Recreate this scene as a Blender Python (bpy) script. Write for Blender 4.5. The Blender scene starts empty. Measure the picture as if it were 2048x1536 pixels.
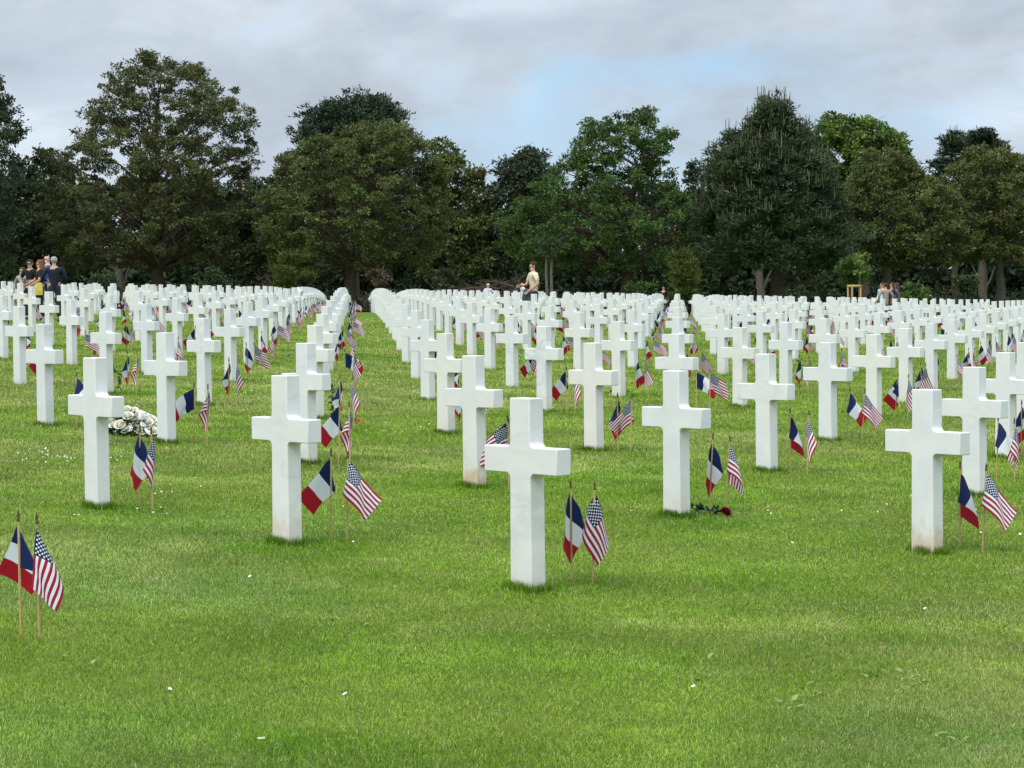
import bpy, bmesh, math, random
import numpy as np
from mathutils import Vector, Matrix
R = random.Random(7); NR = np.random.default_rng(11)
SC = bpy.context.scene; COL = SC.collection
S = 1.03                                   # height of a headstone in metres; the survey below is in headstone heights

# ------------------------------------------------------------------ survey of the place
FPX = 4550.0; PITCH = 0.037226937868; ROLL = 0.009885638287; CAMH = 1.508458202757 * S
X0, Y0 = 0.0751630988 * S, 11.7107765558 * S
PHI = -0.8659607283; TH = -0.8680503834
UX = np.array([math.cos(PHI), math.sin(PHI)]) * 2.1792808235 * S      # along a row
BX = np.array([-0.3705002643, 5.4100805270]) * S                      # down a column
DEPTH = 0.09592 * S
CREST_K = 2.6e-4 / S; CREST_T = 38.0 * S
EX = np.array([math.cos(TH), math.sin(TH)]); EN = np.array([-math.sin(TH), math.cos(TH)])

def soft(v, lim):
    return lim * np.tanh(v / lim)
def ground(x, y):
    x = np.asarray(x, float); y = np.asarray(y, float)
    z = -0.0371247771 * soft(x - X0, 90.0) + 0.0139480794 * soft(y - Y0, 400.0)
    t = -x * math.cos(PHI) - y * math.sin(PHI)
    s = np.maximum(0, t - CREST_T)
    s = np.where(s > 80, 80 + 40 * np.tanh((s - 80) / 40) * 0.5, s)
    return z - CREST_K * s * s
def gz(x, y): return float(ground(x, y))

cp, sp, cr, sr = math.cos(PITCH), math.sin(PITCH), math.cos(ROLL), math.sin(ROLL)
_f = np.array([0, cp, -sp]); _r = np.array([1.0, 0, 0]); _d = np.cross(_f, _r)
AX = np.array([_r * cr + _d * sr, -_r * sr + _d * cr, _f])            # right, down, forward
CAM = np.array([0, 0, CAMH])
def proj(p):
    c = AX @ (np.asarray(p, float) - CAM)
    return 1024 + FPX * c[0] / c[2], 768 + FPX * c[1] / c[2]
def ray(px, py):
    v = np.array([(px - 1024) / FPX, (py - 768) / FPX, 1.0])
    return AX.T @ v
def on_ground(px, py):
    d = ray(px, py); lo, hi = 2.0, 260.0
    prev = lo
    t = lo
    while t < hi:
        p = CAM + d * t
        if p[2] < gz(p[0], p[1]): break
        prev = t; t *= 1.01
    a, b = prev, t
    for _ in range(40):
        m = (a + b) / 2; p = CAM + d * m
        if p[2] < gz(p[0], p[1]): b = m
        else: a = m
    p = CAM + d * a
    return p[0], p[1], gz(p[0], p[1])
def at(px, py, y):                          # the point seen at a pixel, at distance y
    d = ray(px, py); return CAM + d * (y / d[1])

# ------------------------------------------------------------------ helpers
def tag(o, label=None, cat=None, group=None, kind=None):
    if label: o['label'] = label
    if cat: o['category'] = cat
    if group: o['group'] = group
    if kind: o['kind'] = kind
    return o
def link(o, parent=None):
    COL.objects.link(o)
    if parent: o.parent = parent
    return o
def empty(name, loc, rz=0):
    o = bpy.data.objects.new(name, None); o.empty_display_size = 0.1
    o.location = loc; o.rotation_euler = (0, 0, rz)
    return link(o)
def np_mesh(name, V, F, mats, col=None, uv=None, smooth=False, mi=None):
    """V Nx3; F list of int arrays (each MxK)"""
    V = np.asarray(V, np.float32)
    me = bpy.data.meshes.new(name)
    F = [np.asarray(f, np.int32) for f in F if len(f)]
    loops = np.concatenate([f.ravel() for f in F])
    tot = np.concatenate([np.full(len(f), f.shape[1], np.int32) for f in F])
    st = np.concatenate([[0], np.cumsum(tot)[:-1]]).astype(np.int32)
    me.vertices.add(len(V)); me.vertices.foreach_set('co', V.ravel())
    me.loops.add(len(loops)); me.loops.foreach_set('vertex_index', loops)
    me.polygons.add(len(tot)); me.polygons.foreach_set('loop_start', st)
    if smooth: me.polygons.foreach_set('use_smooth', np.ones(len(tot), bool))
    if mi is not None: me.polygons.foreach_set('material_index', np.asarray(mi, np.int32))
    me.update(calc_edges=True)
    if col is not None:
        a = me.attributes.new('col', 'FLOAT_COLOR', 'POINT')
        c = np.ones((len(V), 4), np.float32); c[:, :3] = col
        a.data.foreach_set('color', c.ravel())
    if uv is not None:
        l = me.uv_layers.new(name='UVMap'); l.data.foreach_set('uv', np.asarray(uv, np.float32)[loops].ravel())
    for m in (mats if isinstance(mats, (list, tuple)) else [mats]): me.materials.append(m)
    return me
def np_obj(name, V, F, mats, parent=None, **k):
    return link(bpy.data.objects.new(name, np_mesh(name, V, F, mats, **k)), parent)
class MB:
    """collects tubes, boxes and leaves into one mesh"""
    def __init__(s): s.v = []; s.q = []; s.t = []; s.n = 0
    def add(s, V, q=(), t=()):
        V = np.asarray(V, float)
        s.v.append(V)
        if len(q): s.q.append(np.asarray(q, int) + s.n)
        if len(t): s.t.append(np.asarray(t, int) + s.n)
        s.n += len(V)
    def tube(s, pts, rad, n=7, cap=True):
        pts = np.asarray(pts, float); rad = np.broadcast_to(np.asarray(rad, float), (len(pts),))
        T = np.gradient(pts, axis=0); T /= np.linalg.norm(T, axis=1)[:, None] + 1e-9
        ref = np.array([1.0, 0, 0]) if abs(T[0][0]) < .8 else np.array([0, 1.0, 0])
        V = []
        for p, t, r in zip(pts, T, rad):
            a = np.cross(t, ref); a /= np.linalg.norm(a) + 1e-9; b = np.cross(t, a)
            for k in range(n):
                w = 2 * math.pi * k / n
                V.append(p + r * (a * math.cos(w) + b * math.sin(w)))
        q = [(i * n + k, i * n + (k + 1) % n, (i + 1) * n + (k + 1) % n, (i + 1) * n + k) for i in range(len(pts) - 1) for k in range(n)]
        t = []
        if cap:
            V += [pts[0], pts[-1]]; a, b = len(pts) * n, len(pts) * n + 1
            L = (len(pts) - 1) * n
            t = [(a, (k + 1) % n, k) for k in range(n)] + [(b, L + k, L + (k + 1) % n) for k in range(n)]
        s.add(V, q, t)
    def box(s, c, d, rot=None):
        c = np.asarray(c, float); d = np.asarray(d, float) / 2
        V = np.array([[x, y, z] for x in (-1, 1) for y in (-1, 1) for z in (-1, 1)]) * d
        if rot is not None: V = V @ np.asarray(rot).T
        s.add(V + c, [(0, 1, 3, 2), (4, 6, 7, 5), (0, 4, 5, 1), (2, 3, 7, 6), (0, 2, 6, 4), (1, 5, 7, 3)])
    def ball(s, c, r, n=10, m=6):
        c = np.asarray(c, float); r = np.broadcast_to(np.asarray(r, float), (3,))
        V = [[0, 0, 1]]
        for i in range(1, m):
            a = math.pi * i / m
            for k in range(n): V.append([math.sin(a) * math.cos(2 * math.pi * k / n), math.sin(a) * math.sin(2 * math.pi * k / n), math.cos(a)])
        V.append([0, 0, -1]); e = len(V) - 1
        t = [(0, 1 + k, 1 + (k + 1) % n) for k in range(n)] + [(e, 1 + (m - 2) * n + (k + 1) % n, 1 + (m - 2) * n + k) for k in range(n)]
        q = [(1 + i * n + k, 1 + (i + 1) * n + k, 1 + (i + 1) * n + (k + 1) % n, 1 + i * n + (k + 1) % n) for i in range(m - 2) for k in range(n)]
        s.add(np.array(V) * r + c, q, t)
    def leaf(s, p, axis, nrm, l, w):
        axis = np.asarray(axis, float); axis /= np.linalg.norm(axis) + 1e-9
        sd = np.cross(axis, nrm); sd /= np.linalg.norm(sd) + 1e-9
        nn = np.cross(sd, axis)
        p = np.asarray(p, float)
        s.add([p, p + axis * l * .45 + sd * w / 2, p + axis * l - nn * l * .12, p + axis * l * .45 - sd * w / 2], [(0, 1, 2, 3)])
    def obj(s, name, mat, parent=None, smooth=True):
        o = np_obj(name, np.concatenate(s.v), [np.concatenate(f) for f in (s.q, s.t) if f], mat, parent, smooth=smooth)
        if smooth: o.data.set_sharp_from_angle(angle=math.radians(55))
        return o

# ------------------------------------------------------------------ materials
def nm(name):
    m = bpy.data.materials.new(name); m.use_nodes = True
    nt = m.node_tree; b = nt.nodes['Principled BSDF']
    return m, nt, b
def N(nt, t, **k):
    n = nt.nodes.new(t)
    for a, v in k.items(): setattr(n, a, v)
    return n
def ramp(nt, src, stops):
    r = N(nt, 'ShaderNodeValToRGB'); e = r.color_ramp.elements
    while len(e) < len(stops): e.new(.5)
    for el, (p, c) in zip(e, stops): el.position = p; el.color = (*c, 1)
    nt.links.new(src, r.inputs[0]); return r.outputs[0]
def mth(nt, op, a, b=None, c=None):
    n = N(nt, 'ShaderNodeMath', operation=op)
    for i, v in enumerate((a, b, c)):
        if v is None: continue
        if isinstance(v, (int, float)): n.inputs[i].default_value = v
        else: nt.links.new(v, n.inputs[i])
    return n.outputs[0]
def mixc(nt, f, a, b, mode='MIX'):
    n = N(nt, 'ShaderNodeMix', data_type='RGBA', blend_type=mode)
    for i, v in ((0, f), (6, a), (7, b)):
        if isinstance(v, (int, float)): n.inputs[i].default_value = v
        elif isinstance(v, tuple): n.inputs[i].default_value = (*v, 1)
        else: nt.links.new(v, n.inputs[i])
    return n.outputs[2]
def noise(nt, vec, sc, det=4, rough=.55, dist=0):
    n = N(nt, 'ShaderNodeTexNoise'); n.inputs['Scale'].default_value = sc
    n.inputs['Detail'].default_value = det; n.inputs['Roughness'].default_value = rough
    n.inputs['Distortion'].default_value = dist
    if vec is not None: nt.links.new(vec, n.inputs['Vector'])
    return n.outputs[0]
def plain(name, c, rough=.7, var=.12, sc=30, spec=.3):
    m, nt, b = nm(name)
    tc = N(nt, 'ShaderNodeTexCoord')
    f = noise(nt, tc.outputs['Object'], sc)
    lo = tuple(x * (1 - var) for x in c); hi = tuple(min(1, x * (1 + var)) for x in c)
    nt.links.new(ramp(nt, f, [(.3, lo), (.7, hi)]), b.inputs['Base Color'])
    b.inputs['Roughness'].default_value = rough; b.inputs['Specular IOR Level'].default_value = spec
    return m
def attr_leaf(name, c, rough=.55, trans=.25, spec=.3):
    """leaf or blade material: base colour times the tint stored on each leaf"""
    m, nt, b = nm(name)
    a = N(nt, 'ShaderNodeAttribute', attribute_name='col')
    col = mixc(nt, 1.0, a.outputs['Color'], c, 'MULTIPLY')
    nt.links.new(col, b.inputs['Base Color']); b.inputs['Roughness'].default_value = rough
    b.inputs['Specular IOR Level'].default_value = spec
    t = N(nt, 'ShaderNodeBsdfTranslucent'); nt.links.new(col, t.inputs[0])
    mx = N(nt, 'ShaderNodeMixShader'); mx.inputs[0].default_value = trans
    out = nt.nodes['Material Output']
    nt.links.new(b.outputs[0], mx.inputs[1]); nt.links.new(t.outputs[0], mx.inputs[2]); nt.links.new(mx.outputs[0], out.inputs[0])
    return m

def marble():
    m, nt, b = nm('white_marble')
    tc = N(nt, 'ShaderNodeTexCoord'); oi = N(nt, 'ShaderNodeObjectInfo')
    off = N(nt, 'ShaderNodeVectorMath', operation='MULTIPLY_ADD')
    cx = N(nt, 'ShaderNodeCombineXYZ')
    for i, k in enumerate((37.0, 91.0, 13.0)): nt.links.new(mth(nt, 'MULTIPLY', oi.outputs['Random'], k), cx.inputs[i])
    off.inputs[1].default_value = (1, 1, 1); nt.links.new(tc.outputs['Object'], off.inputs[0]); nt.links.new(cx.outputs[0], off.inputs[2])
    v = off.outputs[0]
    sep = N(nt, 'ShaderNodeSeparateXYZ'); nt.links.new(tc.outputs['Object'], sep.inputs[0])
    sc = N(nt, 'ShaderNodeSeparateColor'); nt.links.new(oi.outputs['Color'], sc.inputs[0])
    # body
    tint = ramp(nt, oi.outputs['Random'], [(0, (.72, .725, .72)), (.45, (.765, .758, .748)), (.75, (.775, .75, .70)), (1, (.71, .72, .745))])
    cl = noise(nt, v, 5, 5, .6, .6)
    base = mixc(nt, 1.0, tint, ramp(nt, cl, [(.28, (.89, .90, .92)), (.72, (1, 1, .99))]), 'MULTIPLY')
    # veins running on a slant
    mp = N(nt, 'ShaderNodeMapping'); mp.inputs['Rotation'].default_value = (.3, .8, .5); mp.inputs['Scale'].default_value = (1.0, 1.0, 2.6)
    nt.links.new(v, mp.inputs[0])
    w = noise(nt, mp.outputs[0], 1.5, 5, .55, .45)
    vein = mth(nt, 'SUBTRACT', 1.0, mth(nt, 'MULTIPLY', mth(nt, 'ABSOLUTE', mth(nt, 'SUBTRACT', w, .5)), 26))
    vein = mth(nt, 'MAXIMUM', vein, 0)
    big = ramp(nt, noise(nt, v, 2.3, 2), [(.45, (0, 0, 0)), (.7, (1, 1, 1))])
    vf = mth(nt, 'MULTIPLY', mth(nt, 'MULTIPLY', vein, big), mth(nt, 'MULTIPLY_ADD', sc.outputs[1], .6, .20))
    base = mixc(nt, vf, base, (.52, .54, .55))
    # lichen and rust-coloured stain climbing from the turf on some stones
    st = noise(nt, v, 9, 5, .65)
    hgt = mth(nt, 'SUBTRACT', 1.0, mth(nt, 'DIVIDE', sep.outputs[2], .30))
    sf = mth(nt, 'MULTIPLY', mth(nt, 'MAXIMUM', mth(nt, 'MINIMUM', mth(nt, 'MULTIPLY', mth(nt, 'ADD', hgt, mth(nt, 'MULTIPLY_ADD', st, 2.4, -1.45)), 1.6), 1), 0), sc.outputs[0])
    base = mixc(nt, sf, base, (.58, .45, .30))
    # splashed soil and algae on the lowest few centimetres
    lo = mth(nt, 'MAXIMUM', mth(nt, 'SUBTRACT', 1.0, mth(nt, 'DIVIDE', sep.outputs[2], mth(nt, 'MULTIPLY_ADD', st, .10, .02))), 0)
    base = mixc(nt, mth(nt, 'MULTIPLY', lo, .55), base, (.46, .48, .34))
    nt.links.new(base, b.inputs['Base Color'])
    b.inputs['Roughness'].default_value = .42; b.inputs['Specular IOR Level'].default_value = .35
    bp = N(nt, 'ShaderNodeBump'); bp.inputs['Strength'].default_value = .06; bp.inputs['Distance'].default_value = .01
    nt.links.new(noise(nt, v, 120, 3), bp.inputs['Height']); nt.links.new(bp.outputs[0], b.inputs['Normal'])
    return m
M_MARBLE = marble()

def uv_split(nt):
    u = N(nt, 'ShaderNodeUVMap'); s = N(nt, 'ShaderNodeSeparateXYZ'); nt.links.new(u.outputs[0], s.inputs[0])
    return s.outputs[0], s.outputs[1]
def cloth_out(nt, b, col):
    oi = N(nt, 'ShaderNodeObjectInfo')
    hs = N(nt, 'ShaderNodeHueSaturation'); nt.links.new(col, hs.inputs['Color'])
    nt.links.new(mth(nt, 'MULTIPLY_ADD', oi.outputs['Random'], .28, .84), hs.inputs['Value'])
    tc = N(nt, 'ShaderNodeTexCoord')
    nt.links.new(hs.outputs[0], b.inputs['Base Color']); b.inputs['Roughness'].default_value = .75
    b.inputs['Specular IOR Level'].default_value = .2
    t = N(nt, 'ShaderNodeBsdfTranslucent'); nt.links.new(hs.outputs[0], t.inputs[0])
    mx = N(nt, 'ShaderNodeMixShader'); mx.inputs[0].default_value = .36
    bp = N(nt, 'ShaderNodeBump'); bp.inputs['Strength'].default_value = .15; bp.inputs['Distance'].default_value = .002
    nt.links.new(noise(nt, tc.outputs['UV'], 160, 2), bp.inputs['Height']); nt.links.new(bp.outputs[0], b.inputs['Normal'])
    nt.links.new(b.outputs[0], mx.inputs[1]); nt.links.new(t.outputs[0], mx.inputs[2])
    nt.links.new(mx.outputs[0], nt.nodes['Material Output'].inputs[0])
NAVY = (.010, .018, .070); REDC = (.40, .016, .040); WHT = (.85, .86, .92)
def m_french():
    m, nt, b = nm('french_flag_cloth'); u, v = uv_split(nt)
    c = mixc(nt, mth(nt, 'GREATER_THAN', u, 1 / 3), (.012, .028, .105), WHT)
    c = mixc(nt, mth(nt, 'GREATER_THAN', u, 2 / 3), c, (.42, .014, .030))
    cloth_out(nt, b, c); return m
def m_american():
    m, nt, b = nm('american_flag_cloth'); u, v = uv_split(nt)
    k = mth(nt, 'FLOOR', mth(nt, 'MULTIPLY', v, 13))
    c = mixc(nt, mth(nt, 'GREATER_THAN', mth(nt, 'MODULO', k, 2), .5), REDC, WHT)
    incan = mth(nt, 'MULTIPLY', mth(nt, 'LESS_THAN', u, .4), mth(nt, 'GREATER_THAN', v, 6 / 13))
    c = mixc(nt, incan, c, NAVY)
    X = mth(nt, 'MULTIPLY', u, 12 / .4); Y = mth(nt, 'MULTIPLY', mth(nt, 'SUBTRACT', v, 6 / 13), 10 * 13 / 7)
    ix = mth(nt, 'ROUND', X); iy = mth(nt, 'ROUND', Y)
    # the nearest lattice site of the right parity: test the rounded one only, stars are small
    dx = mth(nt, 'MULTIPLY', mth(nt, 'SUBTRACT', X, ix), .4 * 1.5 / 12); dy = mth(nt, 'MULTIPLY', mth(nt, 'SUBTRACT', Y, iy), 7 / 130)
    r = mth(nt, 'SQRT', mth(nt, 'ADD', mth(nt, 'MULTIPLY', dx, dx), mth(nt, 'MULTIPLY', dy, dy)))
    ang = mth(nt, 'ARCTAN2', dx, dy)
    fr = mth(nt, 'ABSOLUTE', mth(nt, 'SUBTRACT', mth(nt, 'FRACT', mth(nt, 'MULTIPLY_ADD', ang, 5 / (2 * math.pi), 10.0)), .5))
    edge = mth(nt, 'MULTIPLY_ADD', mth(nt, 'POWER', mth(nt, 'MULTIPLY', fr, 2), 1.6), .021, .0145)
    star = mth(nt, 'LESS_THAN', r, edge)
    par = mth(nt, 'LESS_THAN', mth(nt, 'ABSOLUTE', mth(nt, 'MODULO', mth(nt, 'ADD', ix, iy), 2)), .5)
    inx = mth(nt, 'MULTIPLY', mth(nt, 'GREATER_THAN', ix, .5), mth(nt, 'LESS_THAN', ix, 11.5))
    iny = mth(nt, 'MULTIPLY', mth(nt, 'GREATER_THAN', iy, .5), mth(nt, 'LESS_THAN', iy, 9.5))
    s = mth(nt, 'MULTIPLY', mth(nt, 'MULTIPLY', star, par), mth(nt, 'MULTIPLY', mth(nt, 'MULTIPLY', inx, iny), incan))
    c = mixc(nt, s, c, WHT)
    cloth_out(nt, b, c); return m
M_FR, M_US = m_french(), m_american()
M_STICK = plain('pale_wood_stick', (.50, .34, .15), .6, .18, 40)
M_FINIAL = plain('dark_gilt_finial', (.085, .06, .03), .35, .3, 60)
M_BARK = plain('brown_bark', (.075, .055, .038), .9, .45, 9)
M_BARKG = plain('grey_bark', (.11, .095, .075), .9, .4, 9)
M_DEADW = plain('dead_brown_wood', (.085, .060, .040), .9, .4, 12)
M_STEM = plain('green_stem', (.03, .07, .018), .6)
M_ROSEW = plain('cream_rose_petals', (.88, .85, .72), .6, .06, 20)
M_ROSER = plain('dark_red_rose_petals', (.13, .004, .008), .55, .3, 20)
M_ORANGE = plain('orange_petals', (.85, .20, .03), .55, .15, 20)
M_LEAFD = plain('dark_rose_leaf', (.036, .080, .028), .45, .3, 25)
M_CARD = plain('white_card', (.82, .82, .84), .6, .02)
M_INK = plain('card_ink', (.08, .08, .1), .7)
M_DAISYW = plain('daisy_white', (.85, .85, .82), .7, .03); M_DAISYY = plain('daisy_yellow', (.75, .5, .04), .7)

# ------------------------------------------------------------------ camera, world, sun
cam = bpy.data.cameras.new('camera'); co = bpy.data.objects.new('camera', cam); COL.objects.link(co)
mw = Matrix.Identity(4)
for i in range(3):
    mw[i][0] = AX[0][i]; mw[i][1] = -AX[1][i]; mw[i][2] = -AX[2][i]; mw[i][3] = CAM[i]
co.matrix_world = mw
cam.sensor_width = 36; cam.lens = 36 * FPX / 2048; cam.clip_start = .1; cam.clip_end = 3000
SC.camera = co
SUN_EL, SUN_AZ = math.radians(50), math.radians(216)                   # azimuth clockwise from the view direction
w = bpy.data.worlds.new('World'); SC.world = w; w.use_nodes = True
nt = w.node_tree; bg = nt.nodes['Background']
sky = N(nt, 'ShaderNodeTexSky', sky_type='NISHITA'); sky.sun_disc = False
sky.sun_elevation = SUN_EL; sky.sun_rotation = SUN_AZ; sky.dust_density = 1.5
tc = N(nt, 'ShaderNodeTexCoord'); sp_ = N(nt, 'ShaderNodeSeparateXYZ'); nt.links.new(tc.outputs['Generated'], sp_.inputs[0])
az = mth(nt, 'ARCTAN2', sp_.outputs[0], sp_.outputs[1]); el = sp_.outputs[2]
cv = N(nt, 'ShaderNodeCombineXYZ')
zz = mth(nt, 'ADD', mth(nt, 'MAXIMUM', el, 0), .10)
nt.links.new(mth(nt, 'DIVIDE', sp_.outputs[0], zz), cv.inputs[0]); nt.links.new(mth(nt, 'DIVIDE', sp_.outputs[1], zz), cv.inputs[1])
n1 = noise(nt, cv.outputs[0], .9, 6, .55, .4)
cv2 = N(nt, 'ShaderNodeCombineXYZ'); nt.links.new(mth(nt, 'MULTIPLY', az, 8), cv2.inputs[0]); nt.links.new(mth(nt, 'MULTIPLY', el, 17), cv2.inputs[1])
n2 = noise(nt, cv2.outputs[0], 1.15, 7, .55, .35)
n3 = noise(nt, cv2.outputs[0], 3.2, 7, .62, .6)
cl = mth(nt, 'ADD', mth(nt, 'MULTIPLY', n1, .18), mth(nt, 'ADD', mth(nt, 'MULTIPLY', n2, .62), mth(nt, 'MULTIPLY', n3, .20)))
CLOUD = ramp(nt, cl, [(.38, (4.8, 5.6, 6.5)), (.5, (5.8, 6.6, 7.5)), (.62, (7.6, 8.3, 9.1))])
def blob(a0, e0, sa, se, amp):
    q = mth(nt, 'ADD', mth(nt, 'POWER', mth(nt, 'ABSOLUTE', mth(nt, 'DIVIDE', mth(nt, 'SUBTRACT', az, a0), sa)), 2.0),
            mth(nt, 'POWER', mth(nt, 'ABSOLUTE', mth(nt, 'DIVIDE', mth(nt, 'SUBTRACT', el, e0), se)), 2.0))
    return mth(nt, 'MULTIPLY', mth(nt, 'POWER', 2.718, mth(nt, 'MULTIPLY', q, -1.0)), amp)
def azel(px, py):
    d = ray(px, py); d = d / np.linalg.norm(d); return math.atan2(d[0], d[1]), d[2]
def pb(px, py, sx, sy, amp):
    a, e = azel(px, py); return blob(a, e, sx / FPX, sy / FPX, amp)
gap = mth(nt, 'ADD', mth(nt, 'ADD', pb(1400, 135, 250, 42, 1.0), mth(nt, 'ADD', pb(1100, 200, 70, 90, .5), pb(1160, 150, 90, 30, .4))), mth(nt, 'ADD', mth(nt, 'ADD', pb(1200, 280, 480, 120, .62), mth(nt, 'ADD', pb(1740, 270, 300, 90, .55), pb(480, 420, 120, 60, .5))), pb(900, 330, 120, 60, .4)))
gap = mth(nt, 'MAXIMUM', mth(nt, 'MINIMUM', mth(nt, 'ADD', gap, mth(nt, 'ADD', mth(nt, 'MULTIPLY_ADD', n2, 2.4, -2.15), mth(nt, 'MULTIPLY', n3, 1.7))), 1), 0)
BLUE = mixc(nt, 1.0, mixc(nt, .72, sky.outputs[0], (5.4, 7.9, 10.6)), (.95, 1.0, 1.02), 'MULTIPLY')
skyc = mixc(nt, mth(nt, 'MULTIPLY', gap, .85), CLOUD, BLUE)
lift = mth(nt, 'ADD', mth(nt, 'ADD', pb(80, 260, 240, 110, .14), pb(2010, 240, 130, 50, .18)), mth(nt, 'ADD', pb(1000, 10, 160, 40, .12), mth(nt, 'SUBTRACT', pb(1060, 200, 40, 60, .05), mth(nt, 'ADD', pb(1750, 90, 330, 70, .10), pb(650, 190, 260, 60, .10)))))
skyc = mixc(nt, 1.0, skyc, N(nt, 'ShaderNodeCombineColor').outputs[0], 'MULTIPLY') if False else skyc
vm = N(nt, 'ShaderNodeVectorMath', operation='SCALE'); nt.links.new(skyc, vm.inputs[0])
zen = N(nt, 'ShaderNodeMapRange', interpolation_type='SMOOTHSTEP')
for i, v in ((1, .14), (2, .75), (3, 0.0), (4, 1.6)): zen.inputs[i].default_value = v
nt.links.new(el, zen.inputs[0])
nt.links.new(mth(nt, 'ADD', mth(nt, 'ADD', 1.0, lift), zen.outputs[0]), vm.inputs['Scale'])
nt.links.new(vm.outputs[0], bg.inputs[0]); bg.inputs[1].default_value = .10
sl = bpy.data.lights.new('sun', 'SUN'); sl.energy = 2.0; sl.angle = math.radians(20); sl.color = (1, .95, .87)
so = bpy.data.objects.new('sun', sl); COL.objects.link(so)
dv = Vector((math.sin(SUN_AZ) * math.cos(SUN_EL), math.cos(SUN_AZ) * math.cos(SUN_EL), math.sin(SUN_EL)))
so.rotation_euler = dv.to_track_quat('Z', 'Y').to_euler(); so.location = dv * 60
SC.view_settings.view_transform = 'Standard'; SC.view_settings.look = 'None'; SC.view_settings.exposure = 0.0; SC.view_settings.gamma = 1
SC.cycles.use_denoising = True; SC.cycles.max_bounces = 6; SC.cycles.diffuse_bounces = 3; SC.cycles.transparent_max_bounces = 4

# ------------------------------------------------------------------ where the headstones stand
def stone_xy(i, j): return np.array([X0, Y0]) + i * UX + j * BX
sites = []
for j in range(-1, 24):
    for i in range(-30, 31):
        if (j < 0) or (j == 0 and i > 0): continue
        p = stone_xy(i, j)
        if p[1] < 6: continue
        t = -p[0] * math.cos(PHI) - p[1] * math.sin(PHI)
        if t > 108: continue
        z = gz(*p); b = proj((p[0], p[1], z)); tp = proj((p[0], p[1], z + S))
        m = .20 * S * FPX / p[1]
        if -m < b[0] < 2048 + m and b[1] > 0: sites.append((p[1], i, j, p, z, b, tp))
sites.sort(key=lambda s: s[0])

# ------------------------------------------------------------------ ground and turf
xs = np.concatenate([np.linspace(-300, -40, 14)[:-1], np.linspace(-40, 40, 81), np.linspace(40, 300, 14)[1:]])
ys = np.concatenate([np.linspace(-30, 5, 8)[:-1], np.linspace(5, 130, 126), np.linspace(130, 600, 30)[1:]])
GX, GY = np.meshgrid(xs, ys); GZ = ground(GX, GY)
nx, ny = len(xs), len(ys)
idx = np.arange(nx * ny).reshape(ny, nx)
Q = np.stack([idx[:-1, :-1], idx[:-1, 1:], idx[1:, 1:], idx[1:, :-1]], -1).reshape(-1, 4)
def m_ground():
    m, nt, b = nm('lawn_soil_and_thatch')
    tc = N(nt, 'ShaderNodeTexCoord'); o = tc.outputs['Object']
    a = ramp(nt, noise(nt, o, .55, 5, .6), [(.35, (.075, .150, .010)), (.5, (.110, .185, .016)), (.68, (.160, .215, .034))])
    f = ramp(nt, noise(nt, o, 38, 4, .7), [(.3, (.45, .5, .4)), (.7, (1.25, 1.2, 1.2))])
    nt.links.new(mixc(nt, 1.0, a, f, 'MULTIPLY'), b.inputs['Base Color']); b.inputs['Roughness'].default_value = .9
    b.inputs['Specular IOR Level'].default_value = .1
    bp = N(nt, 'ShaderNodeBump'); bp.inputs['Strength'].default_value = .8; bp.inputs['Distance'].default_value = .03
    nt.links.new(noise(nt, o, 25, 4, .7), bp.inputs['Height']); nt.links.new(bp.outputs[0], b.inputs['Normal'])
    return m
tag(np_obj('ground', np.stack([GX, GY, GZ], -1).reshape(-1, 3), [Q], m_ground(), smooth=True), kind='structure')

def vnoise(x, y, sc, seed):
    """smooth value noise for tinting the turf in patches"""
    rs = np.random.default_rng(seed); g = rs.random((256, 256))
    X, Y = x * sc, y * sc
    xi, yi = np.floor(X).astype(int), np.floor(Y).astype(int); fx, fy = X - xi, Y - yi
    fx = fx * fx * (3 - 2 * fx); fy = fy * fy * (3 - 2 * fy)
    G = lambda a, b: g[a % 256, b % 256]
    return (G(xi, yi) * (1 - fx) + G(xi + 1, yi) * fx) * (1 - fy) + (G(xi, yi + 1) * (1 - fx) + G(xi + 1, yi + 1) * fx) * fy

NB = 1300000
u = NR.random(NB); r = 6.6 * np.exp(u * math.log(78 / 6.6))            # density falls with distance squared
ta = (NR.random(NB) - .5) * 2 * .245
gx, gy = r * ta, r.copy()
# longer, lusher tufts against the stones and sticks, unmown, darkened as painted contact shade
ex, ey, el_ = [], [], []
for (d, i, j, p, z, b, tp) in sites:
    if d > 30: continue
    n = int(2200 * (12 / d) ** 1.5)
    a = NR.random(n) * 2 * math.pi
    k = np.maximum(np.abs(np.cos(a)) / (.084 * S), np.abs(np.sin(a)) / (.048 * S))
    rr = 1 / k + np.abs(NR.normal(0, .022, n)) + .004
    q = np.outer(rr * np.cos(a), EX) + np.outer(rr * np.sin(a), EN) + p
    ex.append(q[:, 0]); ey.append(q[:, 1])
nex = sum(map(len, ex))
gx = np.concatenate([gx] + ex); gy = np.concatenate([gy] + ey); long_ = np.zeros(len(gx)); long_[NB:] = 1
rr = np.hypot(gx, gy)
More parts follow.
